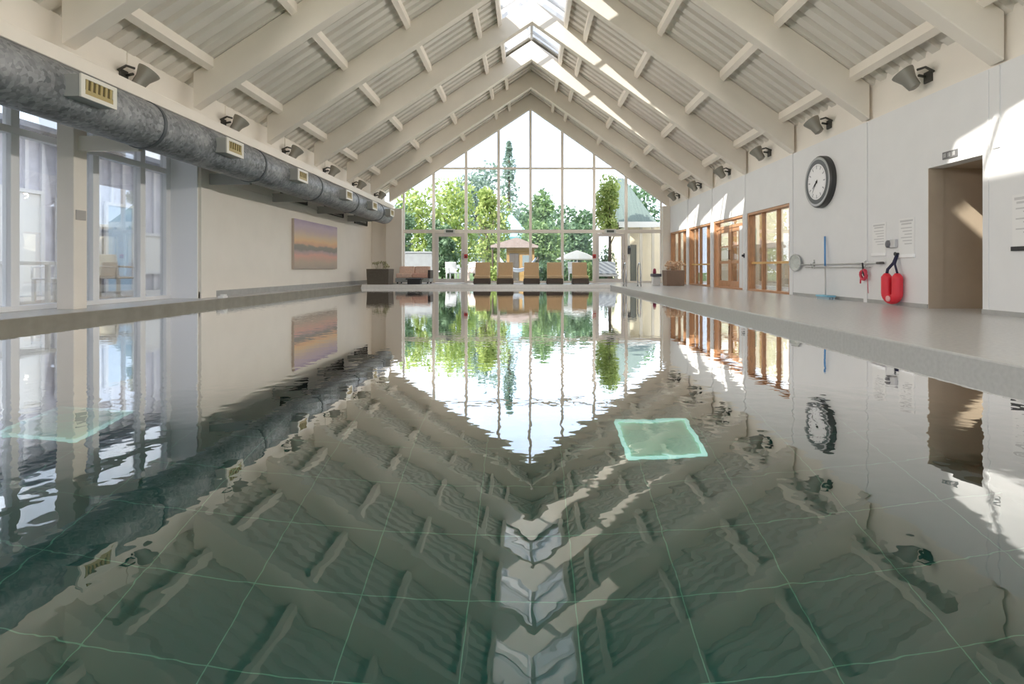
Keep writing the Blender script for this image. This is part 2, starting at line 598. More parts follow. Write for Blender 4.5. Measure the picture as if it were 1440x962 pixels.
# left window wall
w1 = thing('window_1', (XG, 3.2, 0), 'tall pale framed window wall on the left', 'window', None, 'structure')
ML = [-4.5, -2.7, -0.9, 0.9, 2.7, 4.5, 6.3, 7.62, 9.05, 10.15, 10.87]
for y in ML:
    m = MB(); h = 0.065
    m.box(XG - 0.06, XG + 0.06, y - h, y + h, 0, 2.99)
    m.build('mullion', alu, w1, bevel=0.006)
m = MB(); m.box(XG - 0.066, XG + 0.066, YB, YW - 0.03, 2.37, 2.47); m.build('transom', alu, w1, bevel=0.006)
m = MB(); m.box(XG - 0.08, XG + 0.08, YB, YW - 0.03, 0.0, 0.07); m.build('sill', alu, w1, bevel=0.006)
for a, c in zip(ML[:-1], ML[1:]):
    m = MB(); m.box(XG - 0.005, XG + 0.005, a + 0.06, c - 0.06, 0.07, 2.985); m.build('pane', glass, w1)
for y, lab in ((8.08, 'cream square column in front of the left windows'), (3.2, 'cream square column by the left windows, out of view')):
    b = MB()
    b.box(XL - 0.24, XL, y - 0.12, y + 0.12, 0, 2.99)
    cobj = struct(b, 'column', framec, lab, 'column', bevel=0.008)
    if y > 5:
        m = MB(); m.box(XL, XL + 0.012, y - 0.09, y + 0.09, 1.26, 1.40)
        m.build('switch_plate', pm('taupe_plate', (0.42, 0.40, 0.38), 0.4), cobj, bevel=0.004)

# duct
galv = duct_mat()
DX, DZ, DR = -5.35, 2.57, 0.325
duct = thing('air_duct', (DX, 9.0, DZ), 'long round galvanized air duct hanging under the cream ledge beam', 'air duct')
m = MB()
m.tube([(DX, YB + 0.3, DZ), (DX, 21.2, DZ)], DR, 40)
smooth_angle(m.build('duct_tube', galv, duct))
m = MB(); m.lathe([(DR, 0), (DR * 0.96, 0.12), (DR * 0.55, 0.28), (0.06, 0.3), (0.05, 0.5)], (DX, 21.2, DZ), 'y', 32)
smooth_angle(m.build('end_cap', galv, duct))
for y in (-1.1, 1.9, 4.9, 7.9, 10.95, 13.95, 16.95, 19.9):
    m = MB(); m.tube([(DX, y - 0.03, DZ), (DX, y + 0.03, DZ)], DR + 0.012, 40)
    smooth_angle(m.build('seam_band', pm('dark_seam', (0.10, 0.11, 0.12), 0.5, metal=0.3), duct))
outlet_m = pm('outlet_grey', (0.42, 0.42, 0.40), 0.5, metal=0.2)
gr_m = pm('outlet_rim', (0.76, 0.73, 0.66), 0.4)
slot_m = pm('amber_louvre', (0.42, 0.33, 0.14), 0.5)
for y in (0.6, 3.5, 6.45, 9.45, 12.3, 15.5, 18.1, 20.4):
    m = MB(); m.box(DX + 0.18, -4.87, y - 0.26, y + 0.26, DZ - 0.12, DZ + 0.125)
    ob = m.build('outlet', outlet_m, duct, bevel=0.006)
    m = MB()
    x0, x1 = -4.87, -4.85
    m.box(x0, x1, y - 0.27, y + 0.27, DZ + 0.085, DZ + 0.13); m.box(x0, x1, y - 0.27, y + 0.27, DZ - 0.125, DZ - 0.08)
    m.box(x0, x1, y - 0.27, y - 0.21, DZ - 0.08, DZ + 0.085); m.box(x0, x1, y + 0.21, y + 0.27, DZ - 0.08, DZ + 0.085)
    m.build('rim', gr_m, ob)
    m = MB()
    m.box(-4.875, -4.868, y - 0.21, y + 0.21, DZ - 0.08, DZ + 0.085)
    m.build('slot', pm('outlet_dark', (0.12, 0.09, 0.04), 0.6), ob)
    m = MB()
    for q in range(6):
        yy = y - 0.18 + q * 0.072
        m.prism([(yy - 0.02, DZ - 0.08), (yy + 0.012, DZ - 0.08), (yy + 0.022, DZ + 0.085), (yy - 0.01, DZ + 0.085)], 'x', -4.868, -4.855)
    m.box(-4.868, -4.852, y - 0.21, y + 0.21, DZ - 0.08, DZ - 0.03)
    m.build('louvre', slot_m, ob)
for y in (8.08, 11.3, 14.2, 17.2, 20.1):
    m = MB(); m.box(XL - 0.0, DX - 0.15, y - 0.04, y + 0.04, DZ - 0.33, DZ - 0.12)
    m.build('bracket', framec if y < 9 else outlet_m, duct)

# dark slots high on the left wall
vm = pm('dark_louvre', (0.06, 0.055, 0.045), 0.6)
for (ya, yb, zt, lab) in ((14.6, 16.3, 2.40, 'dark slot vent under the air duct above the sunset picture, nearest the windows'),
                          (17.75, 19.5, 2.33, 'dark slot vent under the air duct just beyond the sunset picture'),
                          (20.8, 22.4, 2.26, 'dark slot vent under the air duct nearest the glazed end')):
    t = thing('wall_vent', (XL, (ya + yb) / 2, zt), lab, 'vent', 'dark slot vents under the duct')
    m = MB()
    m.box(XL, XL + 0.05, ya, yb, zt + 0.27, zt + 0.30); m.box(XL, XL + 0.05, ya, yb, zt - 0.02, zt + 0.01)
    m.box(XL, XL + 0.05, ya, ya + 0.03, zt, zt + 0.28); m.box(XL, XL + 0.05, yb - 0.03, yb, zt, zt + 0.28)
    m.build('frame', vm, t)
    m = MB()
    m.box(XL + 0.001, XL + 0.01, ya + 0.03, yb - 0.03, zt + 0.01, zt + 0.27)
    for q in range(4):
        z = zt + 0.03 + q * 0.065
        m.prism([(XL + 0.01, z + 0.03), (XL + 0.045, z), (XL + 0.045, z + 0.008), (XL + 0.01, z + 0.038)], 'y', ya + 0.03, yb - 0.03)
    m.build('louvre', vm, t)

# picture
pz0, pz1, py0, py1 = 0.57, 1.93, 15.3, 18.75
t = thing('canvas_picture', (XL, (py0 + py1) / 2, pz0), 'wide canvas print of an orange and purple lake sunset', 'picture')
m = MB(); m.box(XL + 0.002, XL + 0.07, py0, py1, pz0, pz1)
m.build('canvas', pm('canvas_edge', (0.62, 0.52, 0.44), 0.8), t)
m = MB(); m.quad((XL + 0.072, py0, pz0), (XL + 0.072, py1, pz0), (XL + 0.072, py1, pz1), (XL + 0.072, py0, pz1))
m.build('print', painting_mat(0.0, pz1 - pz0), t)

# small white box on the ledge
b = MB()
b.box(-5.97, -5.86, 10.95, 11.12, 0.0, 0.045)
b.box(-5.94, -5.86, 10.98, 11.09, 0.045, 0.075)
tag(b.build('skimmer_box', pm('white_plastic', (0.85, 0.85, 0.84), 0.35), bevel=0.008), 'small white plastic box on the pool ledge below the air duct', 'box')

# flood lights, one a bay on either side
fl_m = pm('lamp_housing', (0.30, 0.285, 0.25), 0.45, metal=0.3)
fl_d = pm('lamp_bracket', (0.05, 0.048, 0.04), 0.5)


def flood(side):
    """Modelled at the origin on the wall panel; x points into the hall."""
    t = thing('flood_light', (0, 0, 0), 'x', 'flood light', 'flood lights along the eaves')
    s = 1 if side == 'left' else -1
    m = MB(); m.box(min(0, s * 0.03), max(0, s * 0.03), -0.08, 0.08, -0.08, 0.08); m.build('mount', fl_d, t, bevel=0.005)
    m = MB()
    m.tube([(s * 0.02, -0.12, 0.04), (s * 0.16, -0.15, 0.09), (s * 0.20, -0.04, 0.09)], 0.018, 8)
    m.tube([(s * 0.02, 0.05, 0.02), (s * 0.14, 0.02, 0.03)], 0.02, 8)
    m.build('bracket', fl_d, t, smooth=True)
    m = MB()
    m.lathe([(0.05, -0.17), (0.085, -0.15), (0.10, -0.02), (0.15, 0.10), (0.155, 0.13)], (s * 0.24, 0.10, 0.0), 'z', 24)
    o = m.build('housing', fl_m, t, smooth=True)
    for v in o.data.vertices:                       # tip the head towards the roof over the pool
        d = v.co - Vector((s * 0.24, 0.10, 0.0))
        d.rotate(Matrix.Rotation(s * 0.45, 3, 'Y')); d.rotate(Matrix.Rotation(-0.35, 3, 'X'))
        v.co = Vector((s * 0.24, 0.10, 0.0)) + d
    smooth_angle(o, 40)
    return t


protoL, protoR = flood('left'), flood('right')
first = {'left': True, 'right': True}
for i in range(2, nf - 1):
    y = FY[i] + 1.25
    k = nf - 2 - i
    for side, p, x, z in (('left', protoL, -5.85, 3.36), ('right', protoR, XR + 0.05, 3.34)):
        o = p if first[side] else copy_tree(p)
        first[side] = False
        o.location = (x, y, z)
        o['label'] = 'grey flood light under the eave above the %s, %s from the glazed end wall' % ({'left': 'air duct', 'right': 'clock wall'}[side], ordn[k])

# ------------------------------------------------------------------ right side
BAYS = [(12.5, 14.92), (15.22, 17.62), (17.92, 20.32), (20.62, 22.95)]
HZ = 2.02
AY0, AY1, AZ = 7.19, 8.17, 2.01
b = MB()
X0, X1 = XR, XR + 0.22
b.box(X0, X1, YB, AY0, 0, 3.06)
b.box(X0, X1, AY0, AY1, AZ, 3.06)
b.box(X0, X1, AY1, BAYS[0][0], 0, 3.06)
for i, (a, c) in enumerate(BAYS):
    nxt = BAYS[i + 1][0] if i < 3 else YE
    b.box(X0, X1, a, c, HZ, 3.06)
    b.box(X0, X1, c, nxt, 0, 3.06)
struct(b, 'wall_right', white, 'white wall on the right with a doorway and timber windows', 'wall')
b = MB()
b.box(XR + 0.05, XR + 0.22, YB, YE, 3.06, 3.72)
struct(b, 'wall_right_upper', cream, 'cream panel band between the right wall and the roof', 'wall')
b = MB()
for y in FY[3:-1]:
    b.box(XR - 0.014, XR, y - 0.05, y + 0.05, 0.0 if y > 8.5 else 2.05, 3.05)
struct(b, 'trim_4', white, 'slim white pilaster strips on the right wall under the roof frames', 'wall trim')
b = MB()
b.box(XR - 0.012, XR, YB, AY0, 0, 0.06); b.box(XR - 0.012, XR, AY1, 12.3, 0, 0.06)
struct(b, 'baseboard_right', skirt, 'grey skirting at the foot of the right wall', 'skirting')
b = MB()
b.box(XR - 0.008, XR, AY0 - 0.10, AY0 - 0.06, 0, 3.05)
struct(b, 'trim_5', white, 'thin white joint strip right of the doorway', 'wall trim')

# doorway recess
rec = pm('beige_tile', (0.50, 0.41, 0.31), 0.4, noise=0.12, scale=1.5)
b = MB()
b.box(X1, 7.6, AY1, AY1 + 0.1, 0, AZ + 0.1)
b.box(X1, 7.6, AY0 - 0.1, AY0, 0, AZ + 0.1)
b.box(7.6, 7.7, AY0 - 0.1, AY1 + 0.1, 0, AZ + 0.1)
b.box(X1, 7.6, AY0, AY1, AZ, AZ + 0.1)
b.box(XR + 0.002, X1, AY1 - 0.012, AY1 - 0.001, 0, AZ - 0.002)
struct(b, 'wall_doorway', rec, 'beige tiled recess inside the doorway on the right', 'wall')

# timber windows and doors of the right wall
WX = XR + 0.02


def bay_frame(w, a, c):
    m = MB()
    for y0, y1 in ((a, a + 0.07), (c - 0.07, c)):
        m.box(WX, WX + 0.18, y0, y1, 0, HZ)
    m.box(WX, WX + 0.18, a + 0.07, c - 0.07, HZ - 0.06, HZ)
    m.box(WX, WX + 0.18, a + 0.07, c - 0.07, 0, 0.05)
    m.build('frame', wood, w, bevel=0.005)


def bay_pane(w, y0, y1, z0, z1):
    m = MB(); m.box(WX + 0.13, WX + 0.138, y0, y1, z0, z1); m.build('pane', glass, w)


for wi, (bi, muls) in enumerate(((0, (13.35, 14.2)), (2, (18.55, 19.35, 19.8)), (3, (21.35, 22.1)))):
    a, c = BAYS[bi]
    w = thing('window_%d' % (2 + wi), (WX, (a + c) / 2, 0),
              ('orange timber window nearest the big round clock', 'orange timber window beyond the glazed timber double door',
               'orange timber window at the far end beside the dry flower planter')[wi], 'window', None, 'structure')
    bay_frame(w, a, c)
    ys = [a + 0.07] + list(muls) + [c - 0.07]
    for y in muls:
        m = MB(); m.box(WX + 0.08, WX + 0.17, y - 0.03, y + 0.03, 0.05, HZ - 0.06); m.build('mullion', wood, w, bevel=0.004)
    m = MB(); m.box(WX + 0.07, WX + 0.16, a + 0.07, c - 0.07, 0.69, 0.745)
    m.build('rail', pm('sunlit_timber', (0.66, 0.40, 0.14), 0.4, noise=0.1, scale=8), w, bevel=0.004)  # yellow of the light put into the rail's timber colour
    for y0, y1 in zip(ys[:-1], ys[1:]):
        bay_pane(w, y0 + 0.01, y1 - 0.01, 0.05, HZ - 0.06)

a, c = BAYS[1]
d = thing('door_3', (WX, (a + c) / 2, 0), 'glazed orange timber double door in the clock wall', 'door', None, 'structure')
bay_frame(d, a, c)
m = MB(); m.box(WX + 0.04, WX + 0.15, a + 0.07, c - 0.07, 1.74, 1.82); m.build('transom', wood, d, bevel=0.004)
bay_pane(d, a + 0.08, c - 0.08, 1.82, HZ - 0.06)
mid = (a + c) / 2
for y0, y1 in ((a + 0.4, mid), (mid, c - 0.2)):
    lf = MB()
    lf.box(WX + 0.06, WX + 0.12, y0 + 0.01, y0 + 0.12, 0.02, 1.74); lf.box(WX + 0.06, WX + 0.12, y1 - 0.12, y1 - 0.01, 0.02, 1.74)
    lf.box(WX + 0.06, WX + 0.12, y0 + 0.12, y1 - 0.12, 1.63, 1.74); lf.box(WX + 0.06, WX + 0.12, y0 + 0.12, y1 - 0.12, 0.02, 0.22)
    lf.box(WX + 0.07, WX + 0.11, y0 + 0.12, y1 - 0.12, 1.20, 1.24); lf.box(WX + 0.07, WX + 0.11, y0 + 0.12, y1 - 0.12, 0.72, 0.80)
    leaf = lf.build('leaf', wood, d, bevel=0.004)
    m = MB(); m.box(WX + 0.085, WX + 0.092, y0 + 0.12, y1 - 0.12, 0.22, 1.63); m.build('pane', glass, leaf)
m = MB(); m.box(WX + 0.04, WX + 0.14, a + 0.07, a + 0.40, 0.05, 1.74); m.build('side_panel', white, d)
m = MB(); m.tube([(WX + 0.06, mid - 0.06, 0.85), (WX + 0.02, mid - 0.06, 0.85), (WX + 0.02, mid - 0.06, 1.1), (WX + 0.06, mid - 0.06, 1.1)], 0.012, 8)
m.build('handle', black, d, smooth=True)
b = MB(); b.box(XR - 0.02, XR, 15.03, 15.12, 0.86, 0.98)
b.lathe([(0.03, 0), (0.03, -0.05), (0.02, -0.055)], (XR - 0.02, 15.075, 0.92), 'x', 16)
tag(b.build('door_button', black, bevel=0.004), 'small dark push button on the white post beside the timber windows', 'button')

# wall clock
cy, cz, cr = 11.08, 2.26, 0.50
t = thing('wall_clock', (XR, cy, cz), 'big round wall clock with a thick charcoal rim', 'clock')
m = MB(); m.lathe([(cr, 0.0), (cr, -0.09), (cr - 0.03, -0.12)], (XR, cy, cz), 'x', 72)
smooth_angle(m.build('case', pm('charcoal_case', (0.045, 0.045, 0.045), 0.4), t))
m = MB(); m.lathe([(cr - 0.02, -0.118), (cr - 0.035, -0.126), (cr - 0.13, -0.11), (cr - 0.15, -0.09), (cr - 0.155, -0.05)], (XR, cy, cz), 'x', 72, close=False)
smooth_angle(m.build('rim', pm('slate_rim', (0.36, 0.36, 0.36), 0.3), t))
m = MB(); m.lathe([(0.001, -0.122), (cr - 0.155, -0.122)], (XR, cy, cz), 'x', 64, close=False)
smooth_angle(m.build('dial', pm('white_dial', (0.86, 0.86, 0.88), 0.5), t))
m = MB()
for q in range(60):
    ang = 2 * PI * q / 60
    big = q % 5 == 0
    r0, r1, wd = (0.25 if big else 0.30), 0.325, (0.012 if big else 0.004)
    u = Vector((0, math.sin(ang), math.cos(ang))); v = Vector((0, math.cos(ang), -math.sin(ang)))
    c0 = Vector((XR - 0.1235, cy, cz))
    m.quad(c0 + u * r0 - v * wd, c0 + u * r0 + v * wd, c0 + u * r1 + v * wd, c0 + u * r1 - v * wd)
m.build('tick_marks', pm('grey_print', (0.33, 0.33, 0.36), 0.6), t)


def hand(ang, ln, wd, x):
    u = Vector((0, math.sin(ang), math.cos(ang))); v = Vector((0, math.cos(ang), -math.sin(ang)))
    c0 = Vector((x, cy, cz))
    q = MB()
    lo = [c0 - u * 0.05 - v * wd, c0 - u * 0.05 + v * wd, c0 + u * ln + v * wd * 0.4, c0 + u * ln - v * wd * 0.4]
    q.quad(*lo)
    bmesh.ops.solidify(q.bm, geom=q.bm.faces[:], thickness=0.004)
    q.build('hand', pm('dark_hand', (0.10, 0.10, 0.12), 0.4), t)


hand(math.radians(-140 + 180 + 0), 0.01, 0.006, XR - 0.126)
hand(math.radians(142), 0.26, 0.010, XR - 0.129)
hand(math.radians(128), 0.19, 0.014, XR - 0.133)
m = MB(); m.lathe([(0.022, 0), (0.022, -0.012), (0.012, -0.018)], (XR - 0.122, cy, cz), 'x', 20)
m.build('hub', black, t, smooth=True)

# sign over the doorway: three pale pictogram blocks on a dark plate
t = thing('doorway_sign', (XR, 7.72, 2.1), 'small dark grey sign above the doorway', 'sign')
m = MB(); m.box(XR - 0.015, XR, 7.60, 7.87, 2.075, 2.175); m.build('plate', pm('sign_grey', (0.16, 0.16, 0.165), 0.5), t, bevel=0.003)
for q in range(3):
    m = MB()
    yy = 7.635 + q * 0.083
    m.box(XR - 0.018, XR - 0.014, yy, yy + 0.035, 2.10, 2.155); m.box(XR - 0.018, XR - 0.014, yy + 0.042, yy + 0.05, 2.095, 2.15)
    m.build('pictogram', pm('sign_pale', (0.42, 0.42, 0.43), 0.5), t)

# notices
paper = pm('notice_paper', (0.80, 0.80, 0.80), 0.5)
ink = pm('notice_ink', (0.56, 0.56, 0.57), 0.6)
gloss_m = pm('notice_holder', (0.92, 0.92, 0.93), 0.15)


def notice(y0, y1, z0, z1, label, dark=False, rows=6):
    t = thing('wall_notice', (XR, (y0 + y1) / 2, z0), label, 'notice', 'notices on the right wall')
    m = MB(); m.box(XR - 0.008, XR, y0, y1, z0, z1); m.build('sheet', paper, t)
    m = MB()
    hgt = z1 - z0
    m.box(XR - 0.010, XR - 0.0075, y0 + 0.03, y1 - 0.03, z1 - 0.10 * hgt, z1 - 0.05 * hgt)
    m.box(XR - 0.010, XR - 0.0075, y0 + 0.06, y1 - 0.06, z1 - 0.17 * hgt, z1 - 0.13 * hgt)
    for q in range(rows):
        z = z1 - (0.27 + 0.50 * q / rows) * hgt
        m.box(XR - 0.010, XR - 0.0075, y0 + 0.05, y1 - 0.05 - 0.12 * (y1 - y0) * ((q * 7) % 3), z, z + 0.025 * hgt)
    m.build('print_lines', ink, t)
    m = MB(); m.box(XR - 0.022, XR, y0 - 0.01, y1 + 0.01, z0 - 0.02, z0 + 0.05 * hgt)
    m.build('holder', black if dark else gloss_m, t, bevel=0.004)


notice(9.12, 9.48, 0.80, 1.32, 'pale printed notice on the clock wall, nearer the clock')
notice(8.45, 8.80, 0.76, 1.34, 'pale printed notice on the clock wall, nearer the doorway')
notice(5.9, 6.74, 0.80, 1.44, 'large grey notice board with a dark bottom edge past the doorway', True, 8)

t = thing('wall_speaker', (XR, 8.92, 0.96), 'small grey box fixed between the two pale notices', 'wall device')
m = MB(); m.box(XR - 0.05, XR, 8.83, 8.96, 0.90, 1.03); m.build('body', pm('pale_grey_plastic', (0.55, 0.55, 0.56), 0.4), t, bevel=0.01)
m = MB(); m.lathe([(0.06, 0), (0.06, -0.06), (0.03, -0.075)], (XR, 9.0, 0.96), 'x', 24); m.build('grille', pm('dark_grey_plastic', (0.16, 0.16, 0.17), 0.5), t, smooth=True)

# leaf skimmer net with its long pole on hooks
t = thing('skimmer_net', (XR, 10.9, 0.66), 'pool skimmer net with a long pale pole hung along the clock wall', 'pool net')
m = MB(); m.tube([(XR - 0.05, 12.0, 0.655), (XR - 0.05, 9.28, 0.665)], 0.014, 10)
m.build('pole', pm('pale_pole', (0.58, 0.58, 0.57), 0.35, metal=0.4), t, smooth=True)
m = MB(); m.tube([(XR - 0.05, 9.28, 0.665), (XR - 0.05, 9.12, 0.665)], 0.02, 10); m.build('grip', pm('dark_grip', (0.09, 0.09, 0.09), 0.5), t, smooth=True)
hp = [(XR - 0.06, 12.12 + 0.25 * math.cos(2 * PI * q / 28), 0.70 + 0.17 * math.sin(2 * PI * q / 28)) for q in range(28)]
m = MB(); m.tube(hp, 0.012, 8, closed=True); m.build('hoop', pm('net_hoop', (0.55, 0.56, 0.55), 0.4), t, smooth=True)
m = MB()
for rr in range(5):
    pass
c0 = m.bm.verts.new((XR - 0.03, 12.12, 0.68))
ring = [m.bm.verts.new(p) for p in hp]
mid_ = [m.bm.verts.new((XR - 0.02, 12.12 + (p[1] - 12.12) * 0.6, 0.70 + (p[2] - 0.70) * 0.6 - 0.02)) for p in hp]
for q in range(28):
    m.bm.faces.new((ring[q], ring[(q + 1) % 28], mid_[(q + 1) % 28], mid_[q]))
    m.bm.faces.new((mid_[q], mid_[(q + 1) % 28], c0))
m.build('netting', pm('net_mesh', (0.58, 0.61, 0.58), 0.7, noise=0.15, scale=60), t)
t = thing('pole_rack', (XR, 10.4, 0.60), 'second thin pale pole on the clock wall below the skimmer pole', 'pole')
m = MB(); m.tube([(XR - 0.035, 11.7, 0.60), (XR - 0.035, 9.5, 0.60)], 0.012, 10); m.build('pole', pm('pale_pole', (0, 0, 0)), t, smooth=True)
for y in (9.65, 11.4):
    m = MB(); m.tube([(XR, y, 0.72), (XR - 0.07, y, 0.64), (XR - 0.075, y, 0.675)], 0.008, 8); m.tube([(XR, y, 0.64), (XR - 0.05, y, 0.58), (XR - 0.055, y, 0.61)], 0.008, 8)
    m.box(XR - 0.01, XR, y - 0.02, y + 0.02, 0.58, 0.75)
    m.build('hook', steel, t)

# brush leaning on the wall
t = thing('pool_brush', (XR - 0.2, 10.6, 0), 'pool brush with a blue pole leaning on the wall below the clock', 'pool brush')
pa, pb = Vector((XR - 0.17, 10.66, 0.06)), Vector((XR - 0.03, 10.95, 1.19))
pm_ = pa + (pb - pa) * 0.50
m = MB(); m.tube([pm_, pb], 0.017, 10); m.build('pole', pm('blue_pole', (0.10, 0.30, 0.62), 0.35), t, smooth=True)
m = MB(); m.tube([pa, pm_], 0.013, 10); m.build('lower_pole', pm('pale_pole', (0, 0, 0)), t, smooth=True)
m = MB(); m.box(XR - 0.26, XR - 0.10, 10.42, 10.86, 0.045, 0.08); hd = m.build('head', pm('light_blue_plastic', (0.22, 0.50, 0.66), 0.4), t, bevel=0.012)
m = MB()
for q in range(14):
    for r in range(3):
        x, y = XR - 0.235 + r * 0.05, 10.44 + q * 0.0305
        m.box(x, x + 0.02, y, y + 0.018, 0.0, 0.046)
m.build('bristles', pm('pale_bristle', (0.55, 0.66, 0.72), 0.7), hd)

# red throw bag hanging on the pole hook
t = thing('throw_bag', (XR, 9.65, 0.64), 'small red rescue throw line hanging from the pole hook', 'throw line')
m = MB()
pts = []
for q in range(60):
    a = 2 * PI * q / 15
    k = 0.075 + 0.006 * math.sin(q * 1.7)
    pts.append((XR - 0.07 - 0.012 * math.sin(q * 0.9), 9.62 + k * math.cos(a), 0.47 + k * 1.05 * math.sin(a)))
m.tube(pts, 0.02, 8); m.build('rope_coil', pm('red_rope', (0.62, 0.06, 0.10), 0.6), t, smooth=True)
m = MB(); m.tube([(XR - 0.075, 9.645, 0.665), (XR - 0.08, 9.62, 0.57), (XR - 0.09, 9.60, 0.50), (XR - 0.09, 9.56, 0.45)], 0.014, 8); m.build('strap', black, t, smooth=True)
m = MB(); m.tube([(XR - 0.07, 9.70, 0.45), (XR - 0.07, 9.71, 0.32)], 0.012, 8)
m.build('rope_end', pm('red_rope', (0, 0, 0)), t, smooth=True)
m = MB(); m.tube([(XR - 0.06, 9.53, 0.44), (XR - 0.05, 9.52, 0.16)], 0.005, 6)
m.build('rope_end', pm('red_rope', (0, 0, 0)), t, smooth=True)

# rescue tube folded into a U
ry, rz = 8.80, 0.30
t = thing('rescue_tube', (XR, ry, 0.02), 'red foam rescue tube folded in a loop on the clock wall', 'rescue tube')
m = MB()
pts, rad = [], []
for q in range(33):
    u = q / 32
    a = PI * (u - 0.5) * 2
    yy = ry + 0.125 * math.sin(a) * (1 if abs(a) < PI / 2 else 1)
    # a flattened U: two legs and a bend at the bottom
    if u < 0.36:
        p = (XR - 0.14, ry + 0.09, 0.50 - (u / 0.36) * 0.32)
    elif u > 0.64:
        p = (XR - 0.09, ry - 0.09, 0.18 + ((u - 0.64) / 0.36) * 0.32)
    else:
        s = (u - 0.36) / 0.28 * PI
        p = (XR - 0.14 + 0.05 * (u - 0.36) / 0.28, ry + 0.09 * math.cos(s), 0.18 - 0.085 * math.sin(s))
    pts.append(p)
    e = min(u, 1 - u)
    rad.append(0.076 * min(1.0, 0.45 + e * 9))
m.tube(pts, rad, 18)
o = m.build('foam_tube', pm('red_foam', (0.72, 0.03, 0.05), 0.45), t, smooth=True)
m = MB()
m.tube([(XR - 0.02, ry + 0.02, 0.80), (XR - 0.09, ry + 0.0, 0.66), (XR - 0.15, ry + 0.05, 0.56), (XR - 0.14, ry + 0.09, 0.47)], 0.022, 8)
m.tube([(XR - 0.02, ry + 0.0, 0.80), (XR - 0.09, ry - 0.03, 0.64), (XR - 0.09, ry - 0.09, 0.50)], 0.016, 8)
m.build('strap', pm('navy_strap', (0.015, 0.015, 0.05), 0.6), t, smooth=True)
m = MB(); m.lathe([(0.02, 0), (0.02, -0.05), (0.03, -0.055), (0.03, -0.065)], (XR, ry + 0.01, 0.80), 'x', 14); m.build('peg', black, t)
m = MB(); m.lathe([(0.045, 0), (0.045, -0.02), (0.03, -0.026)], (XR - 0.185, ry - 0.03, 0.11), 'x', 16); m.build('emblem', pm('pink_patch', (0.85, 0.42, 0.42), 0.5), t, smooth=True)

# ------------------------------------------------------------------ glazed end wall
GX = [-5.07, -3.85, -2.52, -1.19, 0.116, 1.42, 2.72, 4.03, 5.46]
GY = YE
w = thing('window_5', (0.12, GY, 0), 'tall gabled glass end wall with cream mullions', 'window', None, 'structure')


def gtop(x):
    return min(zb(x) + 0.15, ZC + 0.1)


for i, x in enumerate(GX):
    m = MB(); h = 0.055 if 0 < i < 8 else 0.03
    m.box(x - h, x + h, GY - 0.06, GY + 0.08, 0, gtop(x))
    m.build('mullion', mull, w, bevel=0.005)
tz = EYE + 4.11
xa, xb_ = XC - (ZC + 0.15 - tz) / SL, XC + (ZC + 0.15 - tz) / SR
m = MB(); m.box(xa, xb_, GY - 0.04, GY + 0.06, tz - 0.04, tz + 0.04); m.build('upper_transom', mull, w)
m = MB(); m.box(GX[0], GX[-1], GY - 0.05, GY + 0.07, EYE + 1.46, EYE + 1.60); m.build('transom', mull, w, bevel=0.005)
m = MB()
for i in range(8):
    if i not in (1, 6):
        m.box(GX[i] + 0.03, GX[i + 1] - 0.03, GY - 0.05, GY + 0.07, 0.0, 0.07)
m.build('sill', mull, w)
for i in range(8):
    x0, x1 = GX[i] + 0.02, GX[i + 1] - 0.02
    m = MB()
    z0 = EYE + 1.6 if i in (1, 6) else 0.07
    pts = [(x0, z0), (x1, z0), (x1, gtop(x1))] + ([(XC, gtop(XC))] if x0 < XC < x1 else []) + [(x0, gtop(x0))]
    m.prism(pts, 'y', GY + 0.005, GY + 0.013)
    m.build('pane', glass, w)

